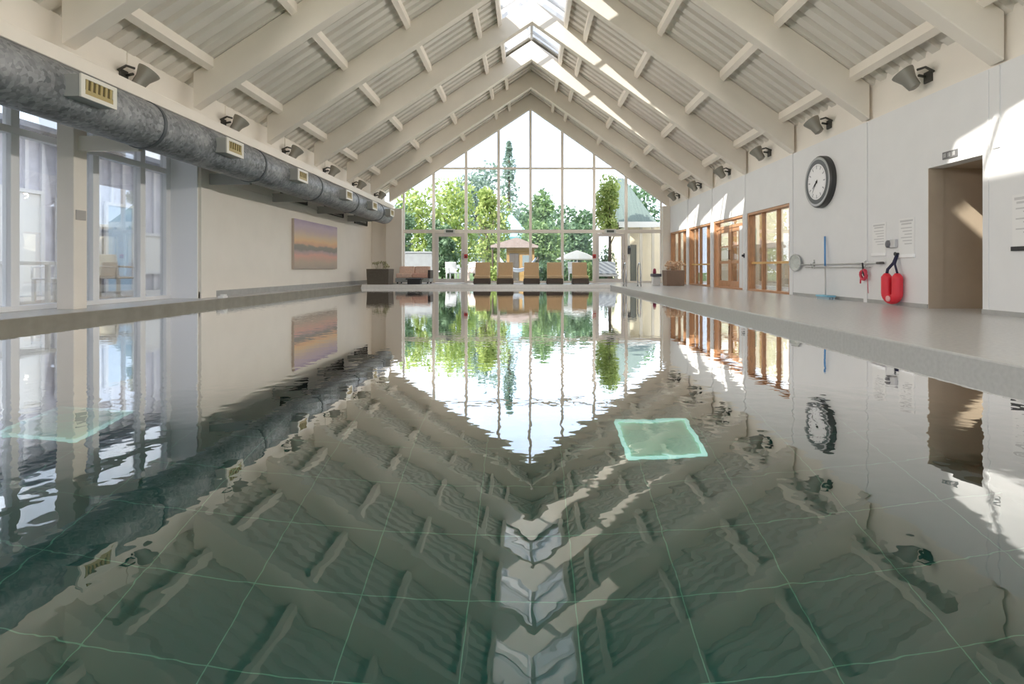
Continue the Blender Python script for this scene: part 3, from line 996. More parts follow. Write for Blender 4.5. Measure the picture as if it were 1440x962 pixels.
for di, (i, lab) in enumerate(((1, 'cream framed glass door nearest the coral sofa'), (6, 'cream framed glass door nearest the timber windows'))):
    x0, x1 = GX[i] + 0.06, GX[i + 1] - 0.06
    d = thing('door_%d' % (di + 1), ((x0 + x1) / 2, GY, 0), lab, 'door', None, 'structure')
    m = MB(); zt = EYE + 1.45
    m.box(x0, x0 + 0.14, GY - 0.03, GY + 0.04, 0.01, zt); m.box(x1 - 0.14, x1, GY - 0.03, GY + 0.04, 0.01, zt)
    m.box(x0 + 0.14, x1 - 0.14, GY - 0.03, GY + 0.04, zt - 0.13, zt); m.box(x0 + 0.14, x1 - 0.14, GY - 0.03, GY + 0.04, 0.01, 0.16)
    m.build('leaf_frame', pm('door_frame_grey', (0.80, 0.75, 0.72), 0.4), d, bevel=0.006)
    m = MB(); m.box(x0 + 0.14, x1 - 0.14, GY, GY + 0.008, 0.16, zt - 0.13); m.build('pane', glass, d)
    m = MB(); m.tube([(x1 - 0.07, GY - 0.03, 0.95), (x1 - 0.07, GY - 0.09, 0.95), (x1 - 0.07, GY - 0.09, 1.2), (x1 - 0.07, GY - 0.03, 1.2)], 0.014, 8)
    m.build('handle', steel, d, smooth=True)
    t = thing('exit_sign', ((x0 + x1) / 2, GY - 0.08, EYE + 1.5), 'small dark sign box over the glass door %s' % ('nearest the coral sofa', 'nearest the timber windows')[di], 'sign', 'signs over the end wall doors')
    xm = (x0 + x1) / 2
    m = MB(); m.box(xm - 0.23, xm + 0.23, GY - 0.11, GY - 0.05, EYE + 1.44, EYE + 1.62); m.build('case', pm('sign_case', (0.70, 0.70, 0.68), 0.4), t, bevel=0.006)
    m = MB(); m.box(xm - 0.15, xm + 0.15, GY - 0.116, GY - 0.108, EYE + 1.48, EYE + 1.58); m.build('face', pm('sign_face', (0.10, 0.115, 0.10), 0.4), t)
    xx = GX[2] if di == 0 else GX[6]
    t = thing('fire_alarm', (xx, GY - 0.08, 1.05), 'red fire alarm call point beside the glass door %s' % ('nearest the coral sofa', 'nearest the timber windows')[di], 'fire alarm', 'red call points on the end wall mullions')
    m = MB(); m.box(xx - 0.07, xx + 0.07, GY - 0.11, GY - 0.06, 1.0, 1.16); m.build('case', pm('alarm_red', (0.62, 0.05, 0.05), 0.4), t, bevel=0.008)
    m = MB(); m.box(xx - 0.035, xx + 0.035, GY - 0.118, GY - 0.108, 1.03, 1.09); m.build('lever', pm('alarm_dark', (0.12, 0.02, 0.02), 0.4), t, bevel=0.004)

# back gable behind the viewpoint, left without panes to let in fill light
wbk = thing('window_8', (0.12, YB, 0), 'open gable end behind the viewpoint, added to let in fill light', 'window', None, 'structure')
m = MB()
for x in GX:
    m.box(x - 0.05, x + 0.05, YB - 0.06, YB + 0.06, 0, gtop(x))
m.build('mullion', mull, wbk)
m = MB(); m.box(-5.5, XR, YB - 0.05, YB + 0.05, 2.03, 2.17); m.box(xa, xb_, YB - 0.05, YB + 0.05, tz - 0.04, tz + 0.04); m.build('transom', mull, wbk)
b = MB(); b.box(XG - 0.1, -5.07, YB - 0.1, YB, 0, 3.0); b.box(5.46, XR + 0.2, YB - 0.1, YB, 0, 3.1)
struct(b, 'wall_back', cream, 'cream corner walls behind the viewpoint', 'wall')

# ------------------------------------------------------------------ furniture at the far end
tan = pm('tan_cushion', (0.68, 0.49, 0.30), 0.8, noise=0.08, scale=40)
wick = pm('dark_wicker', (0.10, 0.075, 0.06), 0.7, noise=0.35, scale=60)


def cushion(m, x0, x1, y0, y1, z0, z1):
    m.box(x0, x1, y0, y1, z0, z1)


def chair_proto():
    t = thing('lounge_chair', (0, 0, 0), 'x', 'chair', 'tan lounge chairs in a row')
    m = MB()
    m.prism([(-0.31, 0.02), (0.31, 0.02), (0.30, 0.21), (-0.30, 0.21)], 'y', -0.32, 0.34)
    m.build('base', wick, t, bevel=0.02)
    for sx in (-0.27, 0.27):
        for sy in (-0.28, 0.30):
            m = MB(); m.box(sx - 0.02, sx + 0.02, sy - 0.02, sy + 0.02, 0, 0.03); m.build('foot', black, t)
    m = MB(); cushion(m, -0.285, 0.285, -0.30, 0.20, 0.205, 0.33); m.build('seat_cushion', tan, t, bevel=0.04, seg=3)
    m = MB()
    m.prism([(0.16, 0.28), (0.30, 0.28), (0.40, 0.80), (0.27, 0.82)], 'x', -0.28, 0.28)
    m.build('back_cushion', tan, t, bevel=0.035, seg=3)
    m = MB()
    m.prism([(0.30, 0.20), (0.36, 0.20), (0.45, 0.77), (0.41, 0.77)], 'x', -0.27, 0.27)
    m.build('back_frame', wick, t, bevel=0.015)
    return t


cp = chair_proto()
for i, px in enumerate((678, 710.5, 747.5, 780, 816)):
    o = cp if i == 0 else copy_tree(cp)
    o.location = ((px - 742) / 800 * 21.2, 21.25, 0)
    o['label'] = 'tan cushioned lounge chair facing the pool, %s' % ('nearest the coral sofa', 'second from the coral sofa', 'middle of the five, under the ridge',
                                                                  'fourth from the coral sofa', 'fifth and farthest from the coral sofa')[i]

coral = pm('coral_cushion', (0.76, 0.47, 0.38), 0.8, noise=0.1, scale=20)
coralp = pm('pale_coral_cushion', (0.80, 0.58, 0.48), 0.8, noise=0.1, scale=20)
sx0, sx1, sy0, sy1 = -5.02, -3.72, 21.55, 22.35
t = thing('sofa', ((sx0 + sx1) / 2, 22, 0), 'coral cushioned sofa beside the dark wicker planter in the far corner', 'sofa')
m = MB(); m.box(sx0, sx1, sy0, sy1, 0.06, 0.22); m.build('base', pm('grey_wicker', (0.36, 0.38, 0.38), 0.7, noise=0.2, scale=50), t, bevel=0.02)
m = MB(); m.box(sx0 + 0.05, sx1 - 0.05, sy1 - 0.10, sy1, 0.22, 0.52); m.build('back_frame', wick, t, bevel=0.02)
m = MB(); m.box(sx1 - 0.06, sx1 + 0.03, sy0, sy1 - 0.1, 0.20, 0.52); m.build('arm', pm('dark_wood_arm', (0.04, 0.025, 0.02), 0.5), t, bevel=0.015)
xm = (sx0 + sx1) / 2 - 0.02
for q, (a, c) in enumerate(((sx0 + 0.03, xm), (xm + 0.01, sx1 - 0.07))):
    m = MB(); m.box(a, c, sy0 - 0.02, sy1 - 0.22, 0.22, 0.40); m.build('seat_cushion', coralp if q == 0 else coral, t, bevel=0.05, seg=3)
    m = MB(); m.prism([(sy1 - 0.30, 0.38), (sy1 - 0.12, 0.38), (sy1 - 0.06, 0.66), (sy1 - 0.2, 0.67)], 'x', a, c); m.build('back_cushion', coralp, t, bevel=0.04, seg=3)
for a in (sx0 + 0.05, sx1 - 0.1):
    for q in (sy0 + 0.04, sy1 - 0.08):
        m = MB(); m.box(a, a + 0.05, q, q + 0.05, 0, 0.07); m.build('foot', black, t)

t = thing('coffee_table', (-4.17, 21.0, 0), 'low black coffee table in front of the coral sofa', 'table')
m = MB(); m.box(-4.45, -3.88, 20.75, 21.2, 0.17, 0.22); m.build('top', black, t, bevel=0.01)
m = MB(); m.box(-4.40, -3.93, 20.8, 21.15, 0.0, 0.17); m.build('body', pm('black_wicker', (0.03, 0.028, 0.03), 0.6, noise=0.3, scale=60), t, bevel=0.01)

soil = pm('soil', (0.06, 0.045, 0.03), 0.9, noise=0.3, scale=30)


def planter(x, y, w_, h, col, label, plants, pc):
    t = thing('planter', (x, y, 0), label, 'planter', 'square planters at the far end')
    m = MB()
    a, bq = w_ / 2 * 0.94, w_ / 2
    o0 = [(-a, -a), (a, -a), (a, a), (-a, a)]
    o1 = [(-bq, -bq), (bq, -bq), (bq, bq), (-bq, bq)]
    i1 = [(p * 0.86, q * 0.86) for p, q in o1]
    vs = []
    for ring, z in ((o0, 0), (o1, h), (i1, h), (i1, h - 0.08)):
        vs.append([m.bm.verts.new((x + p, y + q, z)) for p, q in ring])
    m.bm.faces.new(vs[0])
    for A, B in zip(vs[:-1], vs[1:]):
        for j in range(4):
            m.bm.faces.new((A[j], A[(j + 1) % 4], B[(j + 1) % 4], B[j]))
    m.build('box', col, t, bevel=0.012)
    m = MB(); m.box(x - bq * 0.85, x + bq * 0.85, y - bq * 0.85, y + bq * 0.85, h - 0.10, h - 0.05); m.build('soil', soil, t)
    m = MB()
    r = random.Random(int(x * 100))
    for q in range(plants):
        px, py = x + r.uniform(-.7, .7) * bq, y + r.uniform(-.7, .7) * bq
        tip = Vector((px + r.uniform(-.12, .12), py + r.uniform(-.12, .12), h + r.uniform(0.08, 0.30)))
        m.tube([(px, py, h - 0.06), ((px + tip.x) / 2 + 0.01, (py + tip.y) / 2, (h + tip.z) / 2), tip], [0.008, 0.007, 0.004], 5)
        for e in range(5):
            m.ball(tip + Vector((r.uniform(-.05, .05), r.uniform(-.05, .05), r.uniform(-.06, .03))), r.uniform(0.015, 0.035), 1, (1, 1, 1.4))
    m.build('plant', pc, t)


planter(-5.32, 20.55, 0.80, 0.565, pm('brown_wicker', (0.135, 0.115, 0.09), 0.7, noise=0.25, scale=50), 'dark brown wicker planter beside the coral sofa', 12, pm('dry_leaf', (0.42, 0.40, 0.26), 0.8))
planter(4.92, 19.2, 0.62, 0.52, pm('tan_wicker', (0.24, 0.165, 0.12), 0.7, noise=0.25, scale=50), 'brown wicker planter with dry flowers by the timber windows', 34, pm('dry_flower', (0.72, 0.52, 0.36), 0.8))

t = thing('side_table', (4.42, 19.6, 0), 'small white side table beside the planter of dry flowers', 'table')
m = MB(); m.box(4.26, 4.58, 19.44, 19.76, 0.30, 0.40); m.build('top', pm('dark_top', (0.13, 0.13, 0.15), 0.5), t, bevel=0.008)
m = MB(); m.box(4.30, 4.54, 19.48, 19.72, 0.0, 0.30); m.build('body', pm('white_plastic', (0, 0, 0)), t, bevel=0.01)
b = MB(); b.lathe([(0.0, 0), (0.055, 0.0), (0.06, 0.06), (0.05, 0.15), (0.02, 0.18)], (4.36, 19.55, 0.40), 'z', 20, close=False)
tag(b.build('red_cup', pm('wine_red', (0.32, 0.05, 0.10), 0.4), smooth=True), 'dark red cup on the small white side table', 'cup')

# grab rails of the pool ladder
for x, lab in ((2.96 - 0.42, 'steel pool grab rail at the far pool corner, nearer the chairs'), (3.0, 'steel pool grab rail at the far pool corner, nearer the timber windows')):
    x = x + 0.55
    b = MB()
    pts = [(x, 18.35, 0.0)] + [(x, 18.10 + 0.25 * math.cos(a), 0.50 + 0.25 * math.sin(a)) for a in [PI * q / 12 for q in range(13)]] + [(x, 17.85, 0.35), (x, 17.85, 0.02)]
    b.tube(pts, 0.021, 10)
    b.lathe([(0.045, 0), (0.045, 0.012), (0.02, 0.02)], (x, 18.35, 0), 'z', 16)
    b.lathe([(0.045, 0), (0.045, 0.012), (0.02, 0.02)], (x, 17.85, 0), 'z', 16)
    tag(b.build('grab_rail', steel, smooth=True), lab, 'pool rail', 'pool ladder grab rails')

# ------------------------------------------------------------------ outdoors
lawn_m = pm('lawn', (0.10, 0.16, 0.045), 0.9, noise=0.35, scale=3)
pav = pm('pale_paving', (0.62, 0.58, 0.52), 0.8, noise=0.08, scale=4)
b = MB()
b.box(-70, 70, YE + 0.1, 110, -0.5, -0.2); b.box(-70, 70, -60, YB - 0.8, -0.5, -0.2)
b.box(-70, XG - 0.4, YB - 0.8, YE + 0.1, -0.5, -0.2); b.box(7.9, 70, YB - 0.8, YE + 0.1, -0.5, -0.2)
struct(b, 'ground', lawn_m, 'green lawn outside the hall', 'lawn')
b = MB(); b.box(-8, 9, YE + 0.1, 28.0, -0.2, -0.04); b.box(6.0, 8.6, 8.4, YE + 0.1, -0.2, -0.03); b.box(-10.6, XG - 0.3, -8, 30, -0.2, -0.03)
struct(b, 'path', pav, 'pale paved terrace outside the glass', 'paving')


def leaf_mat(name, c0, c1):
    if name in MATS:
        return MATS[name]
    m = bpy.data.materials.new(name)
    n, l = nodes_of(m)
    p = n['Principled BSDF']
    p.inputs['Roughness'].default_value = 0.6
    gi = n.new('ShaderNodeNewGeometry')
    cr = n.new('ShaderNodeValToRGB')
    cr.color_ramp.elements[0].color = (*c0, 1); cr.color_ramp.elements[1].color = (*c1, 1)
    l.new(gi.outputs['Random Per Island'], cr.inputs['Fac'])
    l.new(cr.outputs['Color'], p.inputs['Base Color'])
    tl = n.new('ShaderNodeBsdfTranslucent')
    l.new(cr.outputs['Color'], tl.inputs['Color'])
    mx = n.new('ShaderNodeMixShader'); mx.inputs['Fac'].default_value = 0.35
    l.new(p.outputs[0], mx.inputs[1]); l.new(tl.outputs[0], mx.inputs[2])
    l.new(mx.outputs[0], n['Material Output'].inputs['Surface'])
    MATS[name] = m
    return m


bark = pm('bark', (0.11, 0.085, 0.06), 0.9, noise=0.3, scale=12)
LEAF = {
    'bright': leaf_mat('bright_leaf', (0.24, 0.34, 0.09), (0.55, 0.62, 0.22)),
    'mid': leaf_mat('mid_leaf', (0.15, 0.25, 0.11), (0.33, 0.46, 0.20)),
    'dark': leaf_mat('dark_leaf', (0.10, 0.18, 0.10), (0.24, 0.36, 0.21)),
    'blue': leaf_mat('blue_leaf', (0.20, 0.28, 0.24), (0.36, 0.46, 0.38)),
}


def leaves(m, r, pts, size):
    for p in pts:
        d = Vector((r.gauss(0, 1), r.gauss(0, 1), r.gauss(0, 1) + 0.4)).normalized()
        u = d.orthogonal().normalized()
        u.rotate(Matrix.Rotation(r.uniform(0, 6.3), 3, d))
        w_ = d.cross(u)
        s = size * r.uniform(0.6, 1.3)
        m.quad(p - u * s, p - w_ * s * 0.55 - d * s * 0.1, p + u * s, p + w_ * s * 0.55 - d * s * 0.1)


def tree(x, y, h, rad, mat, label, seed, nl=2600, size=0.16, low=0.25, name='leafy_tree'):
    r = random.Random(seed)
    t = thing(name, (x, y, -0.25), label, 'tree', 'trees beyond the glass')
    m = MB()
    m.tube([(x, y, -0.25), (x + 0.05 * h * r.uniform(-1, 1), y, h * 0.4), (x, y, h * 0.75)], [0.035 * h * 0.6, 0.022 * h * 0.6, 0.01 * h * 0.5], 8)
    for q in range(5):
        a = r.uniform(0, 6.28)
        z = h * r.uniform(0.3, 0.55)
        m.tube([(x, y, z), (x + math.cos(a) * rad * 0.6, y + math.sin(a) * rad * 0.6, z + h * 0.2)], [0.012 * h * 0.5, 0.004 * h], 6)
    m.build('trunk', bark, t, smooth=True)
    blobs = []
    for q in range(16):
        z = h * (low + (0.93 - low) * (q + 0.5) / 16)
        f = (z / h - low) / (1 - low)
        k = rad * math.sqrt(max(0.05, 1 - (2 * f - 0.85) ** 2 / 1.45)) * 0.72
        a = r.uniform(0, 6.28)
        blobs.append((Vector((x + math.cos(a) * k * r.uniform(0.2, 0.9), y + math.sin(a) * k * r.uniform(0.2, 0.9), z)), rad * r.uniform(0.33, 0.52)))
    pts = []
    while len(pts) < nl:
        c, k = blobs[r.randrange(len(blobs))]
        d = Vector((r.gauss(0, 1), r.gauss(0, 1), r.gauss(0, 1))).normalized()
        pts.append(c + d * k * r.uniform(0.55, 1.05))
    m = MB(); leaves(m, r, pts, size); m.build('crown', mat, t, fixn=False)


def conifer(x, y, h, rad, mat, label, seed, nl=2200):
    r = random.Random(seed)
    t = thing('conifer_tree', (x, y, -0.25), label, 'tree', 'trees beyond the glass')
    m = MB(); m.tube([(x, y, -0.25), (x, y, h * 0.99)], [0.02 * h, 0.004 * h], 8); m.build('trunk', bark, t, smooth=True)
    pts = []
    for q in range(nl):
        f = r.random() ** 0.7
        lay = math.floor(f * 15) / 15 + r.uniform(0, 0.06)
        k = rad * (1.03 - lay) ** 0.8 * r.random() ** 0.6
        a = math.floor(r.uniform(0, 6)) / 6 * 6.28 + math.floor(f * 15) * 2.4 + r.uniform(-.5, .5); k *= 0.55 + 0.45 * ((math.floor(f * 15) * 7) % 5) / 4
        pts.append(Vector((x + math.cos(a) * k, y + math.sin(a) * k, h * (0.12 + 0.87 * lay) - k * 0.25)))
    m = MB(); leaves(m, r, pts, 0.16); m.build('crown', mat, t, fixn=False)


def at(px, py, d):
    """Ground position and height of a photo point at a distance."""
    return (px - 742) / 800 * d, EYE + (378 - py) / 800 * d


TREES = [  # px centre, px top, distance, radius m, kind, label
    (588, 268, 36, 2.2, 'bright', 'yellow green tree behind the low grey garden wall'),
    (636, 254, 42.5, 2.6, 'bright', 'bright green tree behind the glass door nearest the sofa'),
    (668, 236, 58, 3.6, 'blue', 'dull blue green tree standing behind the bright green trees'),
    (690, 262, 35.5, 1.5, 'bright', 'yellow green young tree just beside the blue roofed summerhouse'),
    (556, 296, 31, 1.6, 'dark', 'dark tree behind the corner column by the sofa'),
    (770, 272, 50, 2.4, 'mid', 'green tree under the ridge mullion behind the summerhouse'),
    (806, 294, 42, 2.2, 'dark', 'dark green tree behind the fourth lounge chair from the sofa'),
    (815, 318, 36, 1.1, 'dark', 'small dark green tree behind the pale garden parasol'),
    (857, 247, 26.0, 0.9, 'bright', 'yellow green tree above the glass door nearest the timber windows'),
    (896, 262, 62, 3.5, 'dark', 'dark tree behind the grey roofed wing'),
    (622, 312, 30, 1.0, 'dark', 'small dark tree just outside the glass door nearest the sofa'),
    (762, 318, 34, 1.6, 'mid', 'low green tree behind the middle chair'),
    (735, 300, 66, 3.5, 'dark', 'dark green tree far behind the blue roofed summerhouse'),
]
for i, (px, py, d, rad, kind, lab) in enumerate(TREES):
    x, h = at(px, py, d)
    tree(x, d, h, rad, LEAF[kind], lab, 40 + i, nl=2700, size=0.0042 * d if d > 27 else 0.09, low=0.12 if d > 27 else 0.5)
x, h = at(716, 196, 48)
conifer(x, 48, h, 2.1, LEAF['blue'], 'tall pointed conifer rising beside the ridge mullion', 5, 1500)
# low shrubs
for i, (px, d, w_, h_, kind, lab) in enumerate(((590, 27.5, 1.0, 1.0, 'mid', 'round shrub behind the low grey garden wall'),
                                               (765, 28.3, 0.8, 1.2, 'dark', 'dark shrub behind the middle lounge chair'),
                                               (800, 30.6, 0.8, 1.35, 'dark', 'dark shrub behind the fourth lounge chair from the sofa'),
                                               (824, 29.2, 0.6, 1.2, 'mid', 'green shrub behind the fifth lounge chair from the sofa'),
                                               (853, 27.75, 0.58, 1.9, 'dark', 'dark tall shrub added to hide the bright wing wall behind the striped sun lounger'),  # dark filler covering the sunlit side of the wing wall
                                               (690, 29, 0.7, 0.9, 'bright', 'light green shrub behind the two lounge chairs nearest the sofa'))):
    x = (px - 742) / 800 * d
    r = random.Random(90 + i)
    t = thing('shrub', (x, d, -0.2), lab, 'shrub', 'shrubs on the lawn')
    pts = []
    for q in range(900):
        v = Vector((r.gauss(0, 1), r.gauss(0, 1), abs(r.gauss(0, 1)))).normalized() * r.uniform(0.5, 1.0)
        pts.append(Vector((x + v.x * w_, d + v.y * w_ * 0.7, -0.2 + v.z * h_)))
    m = MB(); leaves(m, r, pts, 0.09); m.build('foliage', LEAF[kind], t, fixn=False)
    m = MB()
    for q in range(6):
        a = q / 6 * 6.28
        m.tube([(x, d, -0.2), (x + math.cos(a) * w_ * 0.5, d + math.sin(a) * w_ * 0.4, h_ * 0.5)], [0.03, 0.01], 6)
    m.build('stem', bark, t)

# blue roofed summerhouse
gx, gd = (712 - 742) / 800 * 40, 40
t = thing('summerhouse', (gx, gd, -0.2), 'summerhouse with a pale blue pyramid roof beyond the lawn', 'summerhouse')
m = MB(); hw = 1.75
base = [m.bm.verts.new((gx + a * hw, gd + c * hw, 2.72)) for a, c in ((-1, -1), (1, -1), (1, 1), (-1, 1))]
top = m.bm.verts.new((gx + 0.1, gd, 4.75))
m.bm.faces.new(base)
for j in range(4):
    m.bm.faces.new((base[j], base[(j + 1) % 4], top))
m.build('roof', pm('blue_roof', (0.30, 0.52, 0.62), 0.5, noise=0.1, scale=3), t)
m = MB(); m.box(gx - hw, gx + hw, gd - hw, gd + hw, 2.55, 2.72); m.build('fascia', pm('teal_fascia', (0.16, 0.38, 0.42), 0.5), t)
m = MB()
for a in (-1, 1):
    for c in (-1, 1):
        m.box(gx + a * 1.5 - 0.08, gx + a * 1.5 + 0.08, gd + c * 1.5 - 0.08, gd + c * 1.5 + 0.08, -0.2, 2.55)
m.build('post', pm('cream_post', (0.6, 0.55, 0.46), 0.6), t)
# timber cabin
cx_, cd = (732 - 742) / 800 * 30.7, 30.7
t = thing('timber_cabin', (cx_, cd, -0.2), 'orange timber cabin behind the second and third lounge chairs', 'cabin')
m = MB(); m.box(cx_ - 0.75, cx_ + 0.75, cd, cd + 1.4, -0.2, 1.75); m.build('wall', pm('cabin_timber', (0.45, 0.27, 0.11), 0.6, noise=0.2, scale=3, stretch=(0.4, 1, 6)), t)
m = MB(); m.prism([(cx_ - 1.6, 1.70), (cx_ + 0.95, 1.70), (cx_ + 0.95, 1.80), (cx_ - 0.2, 2.25), (cx_ - 1.6, 1.82)], 'y', cd - 0.3, cd + 1.6); m.build('roof', pm('cabin_roof', (0.38, 0.30, 0.28), 0.7, noise=0.1, scale=6), t)
m = MB(); m.box(cx_ - 0.6, cx_ - 0.1, cd - 0.03, cd + 0.02, -0.1, 1.4); m.build('door', pm('cabin_door', (0.12, 0.10, 0.09), 0.6), t)
m = MB(); m.box(cx_ + 0.1, cx_ + 0.6, cd - 0.03, cd + 0.02, 0.7, 1.3); m.build('window', pm('cabin_window', (0.25, 0.3, 0.33), 0.2), t)
m = MB(); m.tube([(cx_ - 1.5, cd - 0.1, -0.2), (cx_ - 1.5, cd - 0.1, 1.72)], 0.05, 8); m.build('post', bark, t)
# grey wall left outside
b = MB(); b.box(-6.6, -4.25, 26.0, 26.25, -0.2, 1.28); b.box(-6.65, -4.2, 25.97, 26.28, 1.28, 1.36)
tag(b.build('garden_wall', pm('grey_render', (0.34, 0.36, 0.38), 0.8, noise=0.08, scale=5), bevel=0.01), 'low grey garden wall outside the glass behind the sofa', 'garden wall')

# grey roofed wing outside the right end of the glass
t = thing('wing_building', (6.4, 28, -0.2), 'cream wing with a dark grey metal roof beyond the timber windows', 'building')
m = MB(); m.box(4.75, 8.4, 28.0, 33, -0.2, 2.62); m.build('wall', pm('cream_render', (0.80, 0.72, 0.56), 0.7, noise=0.04, scale=2), t)
m = MB()
ev = [m.bm.verts.new(p) for p in ((4.35, 27.2, 2.80), (6.15, 27.2, 2.80), (6.15, 33.3, 2.80), (4.35, 33.3, 2.80))]
rg = [m.bm.verts.new(p) for p in ((4.75, 30.0, 5.35), (5.05, 30.0, 5.35))]
m.bm.faces.new(ev); m.bm.faces.new((ev[0], ev[1], rg[1], rg[0])); m.bm.faces.new((ev[1], ev[2], rg[1]))
m.bm.faces.new((ev[2], ev[3], rg[0], rg[1])); m.bm.faces.new((ev[3], ev[0], rg[0]))
m.build('roof', pm('grey_metal_roof', (0.15, 0.19, 0.175), 0.8, spec=0.15, noise=0.12, scale=2, stretch=(6, 0.3, 0.3)), t)
m = MB(); m.box(4.35, 6.15, 27.14, 27.2, 2.55, 2.82); m.build('fascia', pm('white_fascia', (0.80, 0.80, 0.77), 0.5), t)
m = MB(); m.box(6.2, 8.4, 27.9, 33.1, 2.62, 2.75); m.build('parapet', pm('white_fascia', (0, 0, 0)), t)
for x in (4.85, 5.45, 6.02):
    m = MB(); m.box(x - 0.06, x + 0.06, 27.3, 27.42, -0.04, 2.8); m.build('post', pm('cream_post', (0.6, 0.55, 0.46), 0.6), t)
m = MB(); m.box(5.05, 5.35, 27.96, 28.0, -0.1, 1.75); m.build('window', pm('dark_glazing', (0.16, 0.17, 0.15), 0.15), t)
t = thing('wall_lantern', (4.85, 27.25, 1.35), 'dark lantern on the first post of the cream wing', 'lantern')
m = MB(); m.box(4.78, 4.93, 27.16, 27.31, 1.28, 1.55); m.build('lantern_body', black, t, bevel=0.01)
m = MB(); m.lathe([(0.11, 0), (0.02, 0.14)], (4.855, 27.235, 1.55), 'z', 8); m.build('lantern_cap', black, t)

# sunlit corridor wall along the right windows
t = thing('courtyard_wall', (8.6, 16, -0.2), 'cream sunlit wall seen through the timber windows', 'outside wall')
m = MB(); m.box(8.6, 8.8, 8.6, 27, -0.2, 2.9); m.build('wall', pm('cream_render', (0, 0, 0)), t)
m = MB()
for y in (18.2, 20.6, 23.4):
    m.box(8.45, 8.6, y, y + 0.14, -0.05, 2.9)
m.build('post', wood, t)
m = MB()
for y in (13.4, 21.4):
    m.box(8.57, 8.602, y, y + 0.95, 0.7, 2.1)
m.build('window', pm('teal_glazing', (0.42, 0.58, 0.53), 0.15), t)
b = MB(); b.box(6.0, 8.8, 8.45, 8.6, -0.2, 2.9)
struct(b, 'wall_courtyard_end', white, 'white end wall of the outside strip beside the timber windows', 'wall')

# garden seats beyond the glass
seat_m = pm('white_resin', (0.80, 0.80, 0.80), 0.4)


def garden_chair(x, y, rz, label, mat):
    t = thing('garden_chair', (0, 0, 0), label, 'garden chair', 'pale garden chairs on the terrace')
    m = MB(); m.box(-0.26, 0.26, -0.26, 0.26, 0.40, 0.44); m.build('seat', mat, t, bevel=0.015)
    m = MB(); m.prism([(0.22, 0.44), (0.27, 0.44), (0.36, 0.92), (0.31, 0.92)], 'x', -0.26, 0.26); m.build('backrest', mat, t, bevel=0.015)
    for a in (-0.23, 0.23):
        for c in (-0.23, 0.23):
            m = MB(); m.box(a - 0.025, a + 0.025, c - 0.025, c + 0.025, 0, 0.40); m.build('leg', mat, t)
    for a in (-0.27, 0.27):
        m = MB(); m.tube([(a, -0.22, 0.42), (a, -0.22, 0.64), (a, 0.27, 0.66)], 0.022, 8); m.build('armrest', mat, t, smooth=True)
    t.location = (x, y, -0.04)
    t.rotation_euler = (0, 0, rz)


garden_chair(-3.35, 25.6, 0.5, 'white garden chair seen through the glass door nearest the sofa', seat_m)
garden_chair(-2.72, 26.2, -0.6, 'pale pinkish garden chair behind the lounge chair nearest the sofa', pm('pale_pink_resin', (0.74, 0.62, 0.55), 0.5))
garden_chair(2.15, 25.4, 0.3, 'white garden chair behind the fifth lounge chair from the sofa', seat_m)

t = thing('sun_lounger', (3.4, 24.9, 0), 'striped sun lounger behind the glass door nearest the timber windows', 'sun lounger')
m = MB(); m.box(2.95, 3.95, 24.6, 25.2, 0.24, 0.32)
m.build('frame', seat_m, t, bevel=0.01)
for a in (3.0, 3.86):
    for c in (24.63, 25.12):
        m = MB(); m.box(a, a + 0.05, c, c + 0.05, -0.04, 0.24); m.build('leg', seat_m, t)
st = bpy.data.materials.new('striped_canvas')
n, l = nodes_of(st)
wv = n.new('ShaderNodeTexWave'); wv.inputs['Scale'].default_value = 2.2; wv.bands_direction = 'DIAGONAL'
tc = n.new('ShaderNodeTexCoord'); l.new(tc.outputs['Object'], wv.inputs['Vector'])
cr_ = n.new('ShaderNodeValToRGB'); cr_.color_ramp.interpolation = 'CONSTANT'
cr_.color_ramp.elements[0].color = (0.75, 0.76, 0.76, 1); cr_.color_ramp.elements[1].position = 0.5; cr_.color_ramp.elements[1].color = (0.40, 0.42, 0.45, 1)
l.new(wv.outputs['Color'], cr_.inputs['Fac']); l.new(cr_.outputs['Color'], n['Principled BSDF'].inputs['Base Color'])
m = MB(); m.box(2.95, 3.9, 24.62, 25.18, 0.32, 0.40); m.prism([(2.95 - 2.95 + 25.0, 0.36), (25.16, 0.36), (25.45, 0.86), (25.35, 0.9)], 'x', 2.97, 3.9)
m.build('cushion', st, t, bevel=0.03)

t = thing('garden_parasol', (2.35, 27.0, -0.04), 'pale garden parasol behind the lounge chair farthest from the sofa', 'parasol')
m = MB(); m.tube([(2.35, 27.0, -0.04), (2.35, 27.0, 1.4)], 0.03, 8); m.build('pole', seat_m, t)
m = MB(); m.lathe([(1.0, 1.0), (0.98, 1.04), (0.5, 1.28), (0.03, 1.45)], (2.35, 27.0, 0), 'z', 8); m.build('canopy', pm('cream_canvas', (0.75, 0.71, 0.62), 0.8), t)

t = thing('hammock', (-0.5, 27.5, 0), 'pale blue hammock slung behind the chairs on the terrace', 'hammock')
m = MB()
vs = []
for q in range(13):
    u = q / 12
    z = 0.95 - 0.55 * math.sin(PI * u) ** 0.8
    x = -1.35 + 1.75 * u
    hw = 0.12 + 0.35 * math.sin(PI * u)
    vs.append([m.bm.verts.new((x, 27.5 + s * hw, z + abs(s) * 0.16)) for s in (-1, -0.5, 0, 0.5, 1)])
for A, B in zip(vs[:-1], vs[1:]):
    for j in range(4):
        m.bm.faces.new((A[j], A[j + 1], B[j + 1], B[j]))
o = m.build('cloth', pm('pale_blue_cloth', (0.55, 0.62, 0.75), 0.8), t, smooth=True)
md = o.modifiers.new('thick', 'SOLIDIFY'); md.thickness = 0.02
m = MB()
for x in (-1.45, 0.5):
    m.tube([(x, 27.5, -0.2), (x, 27.5, 1.15)], 0.04, 8)
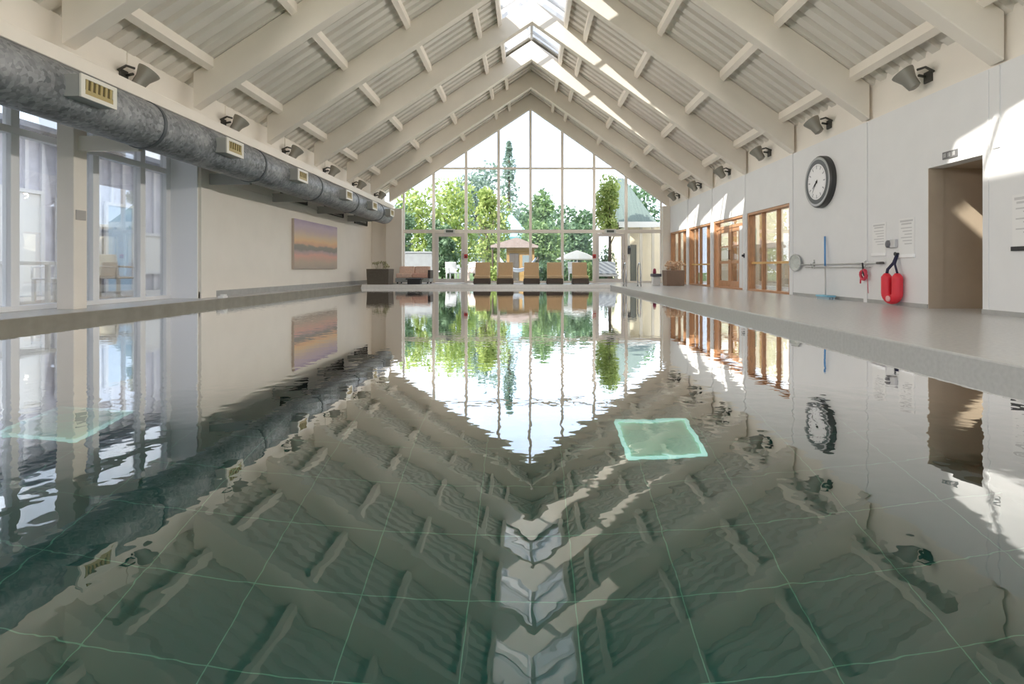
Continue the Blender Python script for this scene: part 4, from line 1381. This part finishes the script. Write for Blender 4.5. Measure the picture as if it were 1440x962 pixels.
m.build('post', bark, t)
m = MB(); m.tube([(-1.45, 27.5, 1.1), (-1.33, 27.5, 0.97)], 0.012, 6); m.tube([(0.5, 27.5, 1.1), (0.39, 27.5, 0.97)], 0.012, 6); m.build('rope', pm('rope', (0.6, 0.55, 0.45), 0.8), t)

# wing outside the left windows
lav = pm('lavender_boards', (0.62, 0.62, 0.69), 0.7, noise=0.1, scale=3)
t = thing('boarded_building', (-10.8, 10, -0.2), 'low lavender grey boarded building outside the tall pale windows', 'building')
m = MB(); m.box(-14, -10.8, -8, 24, -0.2, 3.5)
m.build('wall', lav, t)
m = MB()
y = -8
while y < 24:
    m.box(-10.8, -10.74, y, y + 0.09, -0.1, 3.4)
    y += 0.42
m.build('batten', pm('grey_batten', (0.74, 0.74, 0.78), 0.7), t)
m = MB(); m.prism([(-14.4, 3.5), (-10.3, 3.5), (-10.3, 3.62), (-12.3, 4.0), (-14.4, 3.62)], 'y', -8.3, 24.3); m.build('roof', pm('slate_roof', (0.22, 0.23, 0.27), 0.6), t)
for q, (ya, yb, za, zb_, mt) in enumerate(((11.6, 12.5, 0.0, 2.2, 'w'), (13.0, 13.9, 0.6, 2.1, 'b'), (14.5, 15.4, 0.0, 2.2, 'b'), (15.9, 17.2, 0.5, 1.5, 'w'), (9.2, 10.0, 0.4, 2.0, 'd'), (17.8, 19, 0.2, 2.1, 'd'))):
    fr = MB()
    fr.box(-10.74, -10.68, ya - 0.08, ya, za - 0.08, zb_ + 0.08); fr.box(-10.74, -10.68, yb, yb + 0.08, za - 0.08, zb_ + 0.08)
    fr.box(-10.74, -10.68, ya, yb, zb_, zb_ + 0.08); fr.box(-10.74, -10.68, ya, yb, za - 0.08, za)
    wf = fr.build('window_frame', white, t)
    m = MB(); m.box(-10.74, -10.72, ya, yb, za, zb_)
    m.build('pane', {'w': pm('white_blind', (0.82, 0.82, 0.80), 0.6), 'b': pm('blue_blind', (0.48, 0.66, 0.84), 0.6), 'd': pm('dark_blind', (0.20, 0.19, 0.24), 0.3)}[mt], wf)

t = thing('patio_table', (-8.9, 9.6, -0.03), 'white patio table outside the tall pale windows', 'table')
m = MB(); m.box(-9.4, -8.4, 9.1, 10.2, 0.64, 0.70); m.build('top', seat_m, t, bevel=0.01)
for a in (-9.32, -8.54):
    for c in (9.18, 10.06):
        m = MB(); m.box(a, a + 0.06, c, c + 0.06, -0.03, 0.64); m.build('leg', seat_m, t)
garden_chair(-8.9, 10.75, 0.0, 'white garden chair at the patio table outside the tall windows', seat_m)
garden_chair(-8.7, 12.1, 1.4, 'sand coloured garden chair beyond the patio table outside the tall windows', pm('sand_resin', (0.66, 0.62, 0.55), 0.5))

# tall block added to the left, out of frame, to shade the left windows
t = thing('sun_shield_block', (-20, -5, -0.2), 'tall grey block added out of view to keep sun off the tall pale windows', 'building')
m = MB(); m.box(-26, -16, -18, 7.5, -0.2, 12.5); m.build('wall', pm('grey_white_render', (0.6, 0.6, 0.6), 0.8), t)
m = MB(); m.box(-26.3, -15.7, -18.3, 7.8, 12.5, 12.8); m.build('roof', pm('slate_roof', (0, 0, 0)), t)
for fy in range(6):
    for fz in range(4):
        m = MB(); m.box(-16.0, -15.95, -16 + fy * 3.9, -14.4 + fy * 3.9, 0.8 + fz * 3, 2.4 + fz * 3); m.build('window', pm('dark_glazing', (0, 0, 0)), t)

# ------------------------------------------------------------------ light
SUN_DIR = Vector((5.75, 4.0, -5.0)).normalized()
sd = bpy.data.lights.new('sun', 'SUN')
sd.energy = 7.0
sd.angle = math.radians(0.6)
sd.color = (1.0, 0.95, 0.86)
so = bpy.data.objects.new('sun', sd); C.objects.link(so)
so.rotation_euler = SUN_DIR.to_track_quat('-Z', 'Y').to_euler()
so.location = (-20, -14, 25)

wd = bpy.data.worlds.new('sky'); bpy.context.scene.world = wd
wd.use_nodes = True
n, l = wd.node_tree.nodes, wd.node_tree.links
bg = n['Background']
tc = n.new('ShaderNodeTexCoord')
nz = n.new('ShaderNodeTexNoise'); nz.inputs['Scale'].default_value = 2.6; nz.inputs['Detail'].default_value = 7; nz.inputs['Roughness'].default_value = 0.6
l.new(tc.outputs['Generated'], nz.inputs['Vector'])
cr = n.new('ShaderNodeValToRGB')
cr.color_ramp.elements[0].position = 0.40; cr.color_ramp.elements[0].color = (0.70, 0.83, 1.06, 1)
cr.color_ramp.elements[1].position = 0.62; cr.color_ramp.elements[1].color = (1.06, 1.07, 1.10, 1)
l.new(nz.outputs['Fac'], cr.inputs['Fac'])
l.new(cr.outputs['Color'], bg.inputs['Color'])
bg.inputs['Strength'].default_value = 2.2

# added fill spots by the unlit eave flood lights, aimed across the hall
for i in range(1, nf - 1):
    for x, s in ((-5.6, 1), (XR - 0.2, -1)):
        ld = bpy.data.lights.new('fill_spot', 'SPOT')
        ld.energy = FILL_POWER
        ld.color = (1.0, 0.94, 0.85)
        ld.spot_size = math.radians(110); ld.spot_blend = 1.0
        ld.shadow_soft_size = 0.1
        lo = bpy.data.objects.new('fill_spot', ld); C.objects.link(lo)
        lo.location = (x + s * 0.1, FY[i] + 1.38, 3.38)
        lo.rotation_euler = Vector((s, 0, 0.05)).to_track_quat('-Z', 'Y').to_euler()

# ------------------------------------------------------------------ camera and view
cd_ = bpy.data.cameras.new('camera')
cd_.sensor_width = 36; cd_.lens = 20.0
cd_.shift_x = -22 / 1440; cd_.shift_y = -103 / 1440
cd_.clip_start = 0.05; cd_.clip_end = 400
co = bpy.data.objects.new('camera', cd_); C.objects.link(co)
co.location = (0, 0, EYE); co.rotation_euler = (PI / 2, 0, 0)
sc = bpy.context.scene
sc.camera = co
vs_ = sc.view_settings
vs_.view_transform = 'Standard'; vs_.look = 'None'; vs_.gamma = 1; vs_.use_curve_mapping = False
vs_.exposure = 0.1
cy_ = sc.cycles
cy_.max_bounces = 16; cy_.diffuse_bounces = 9; cy_.glossy_bounces = 6; cy_.transmission_bounces = 8; cy_.transparent_max_bounces = 16
cy_.caustics_reflective = False; cy_.caustics_refractive = True
cy_.sample_clamp_indirect = 6
cy_.blur_glossy = 0.0
cy_.use_denoising = True
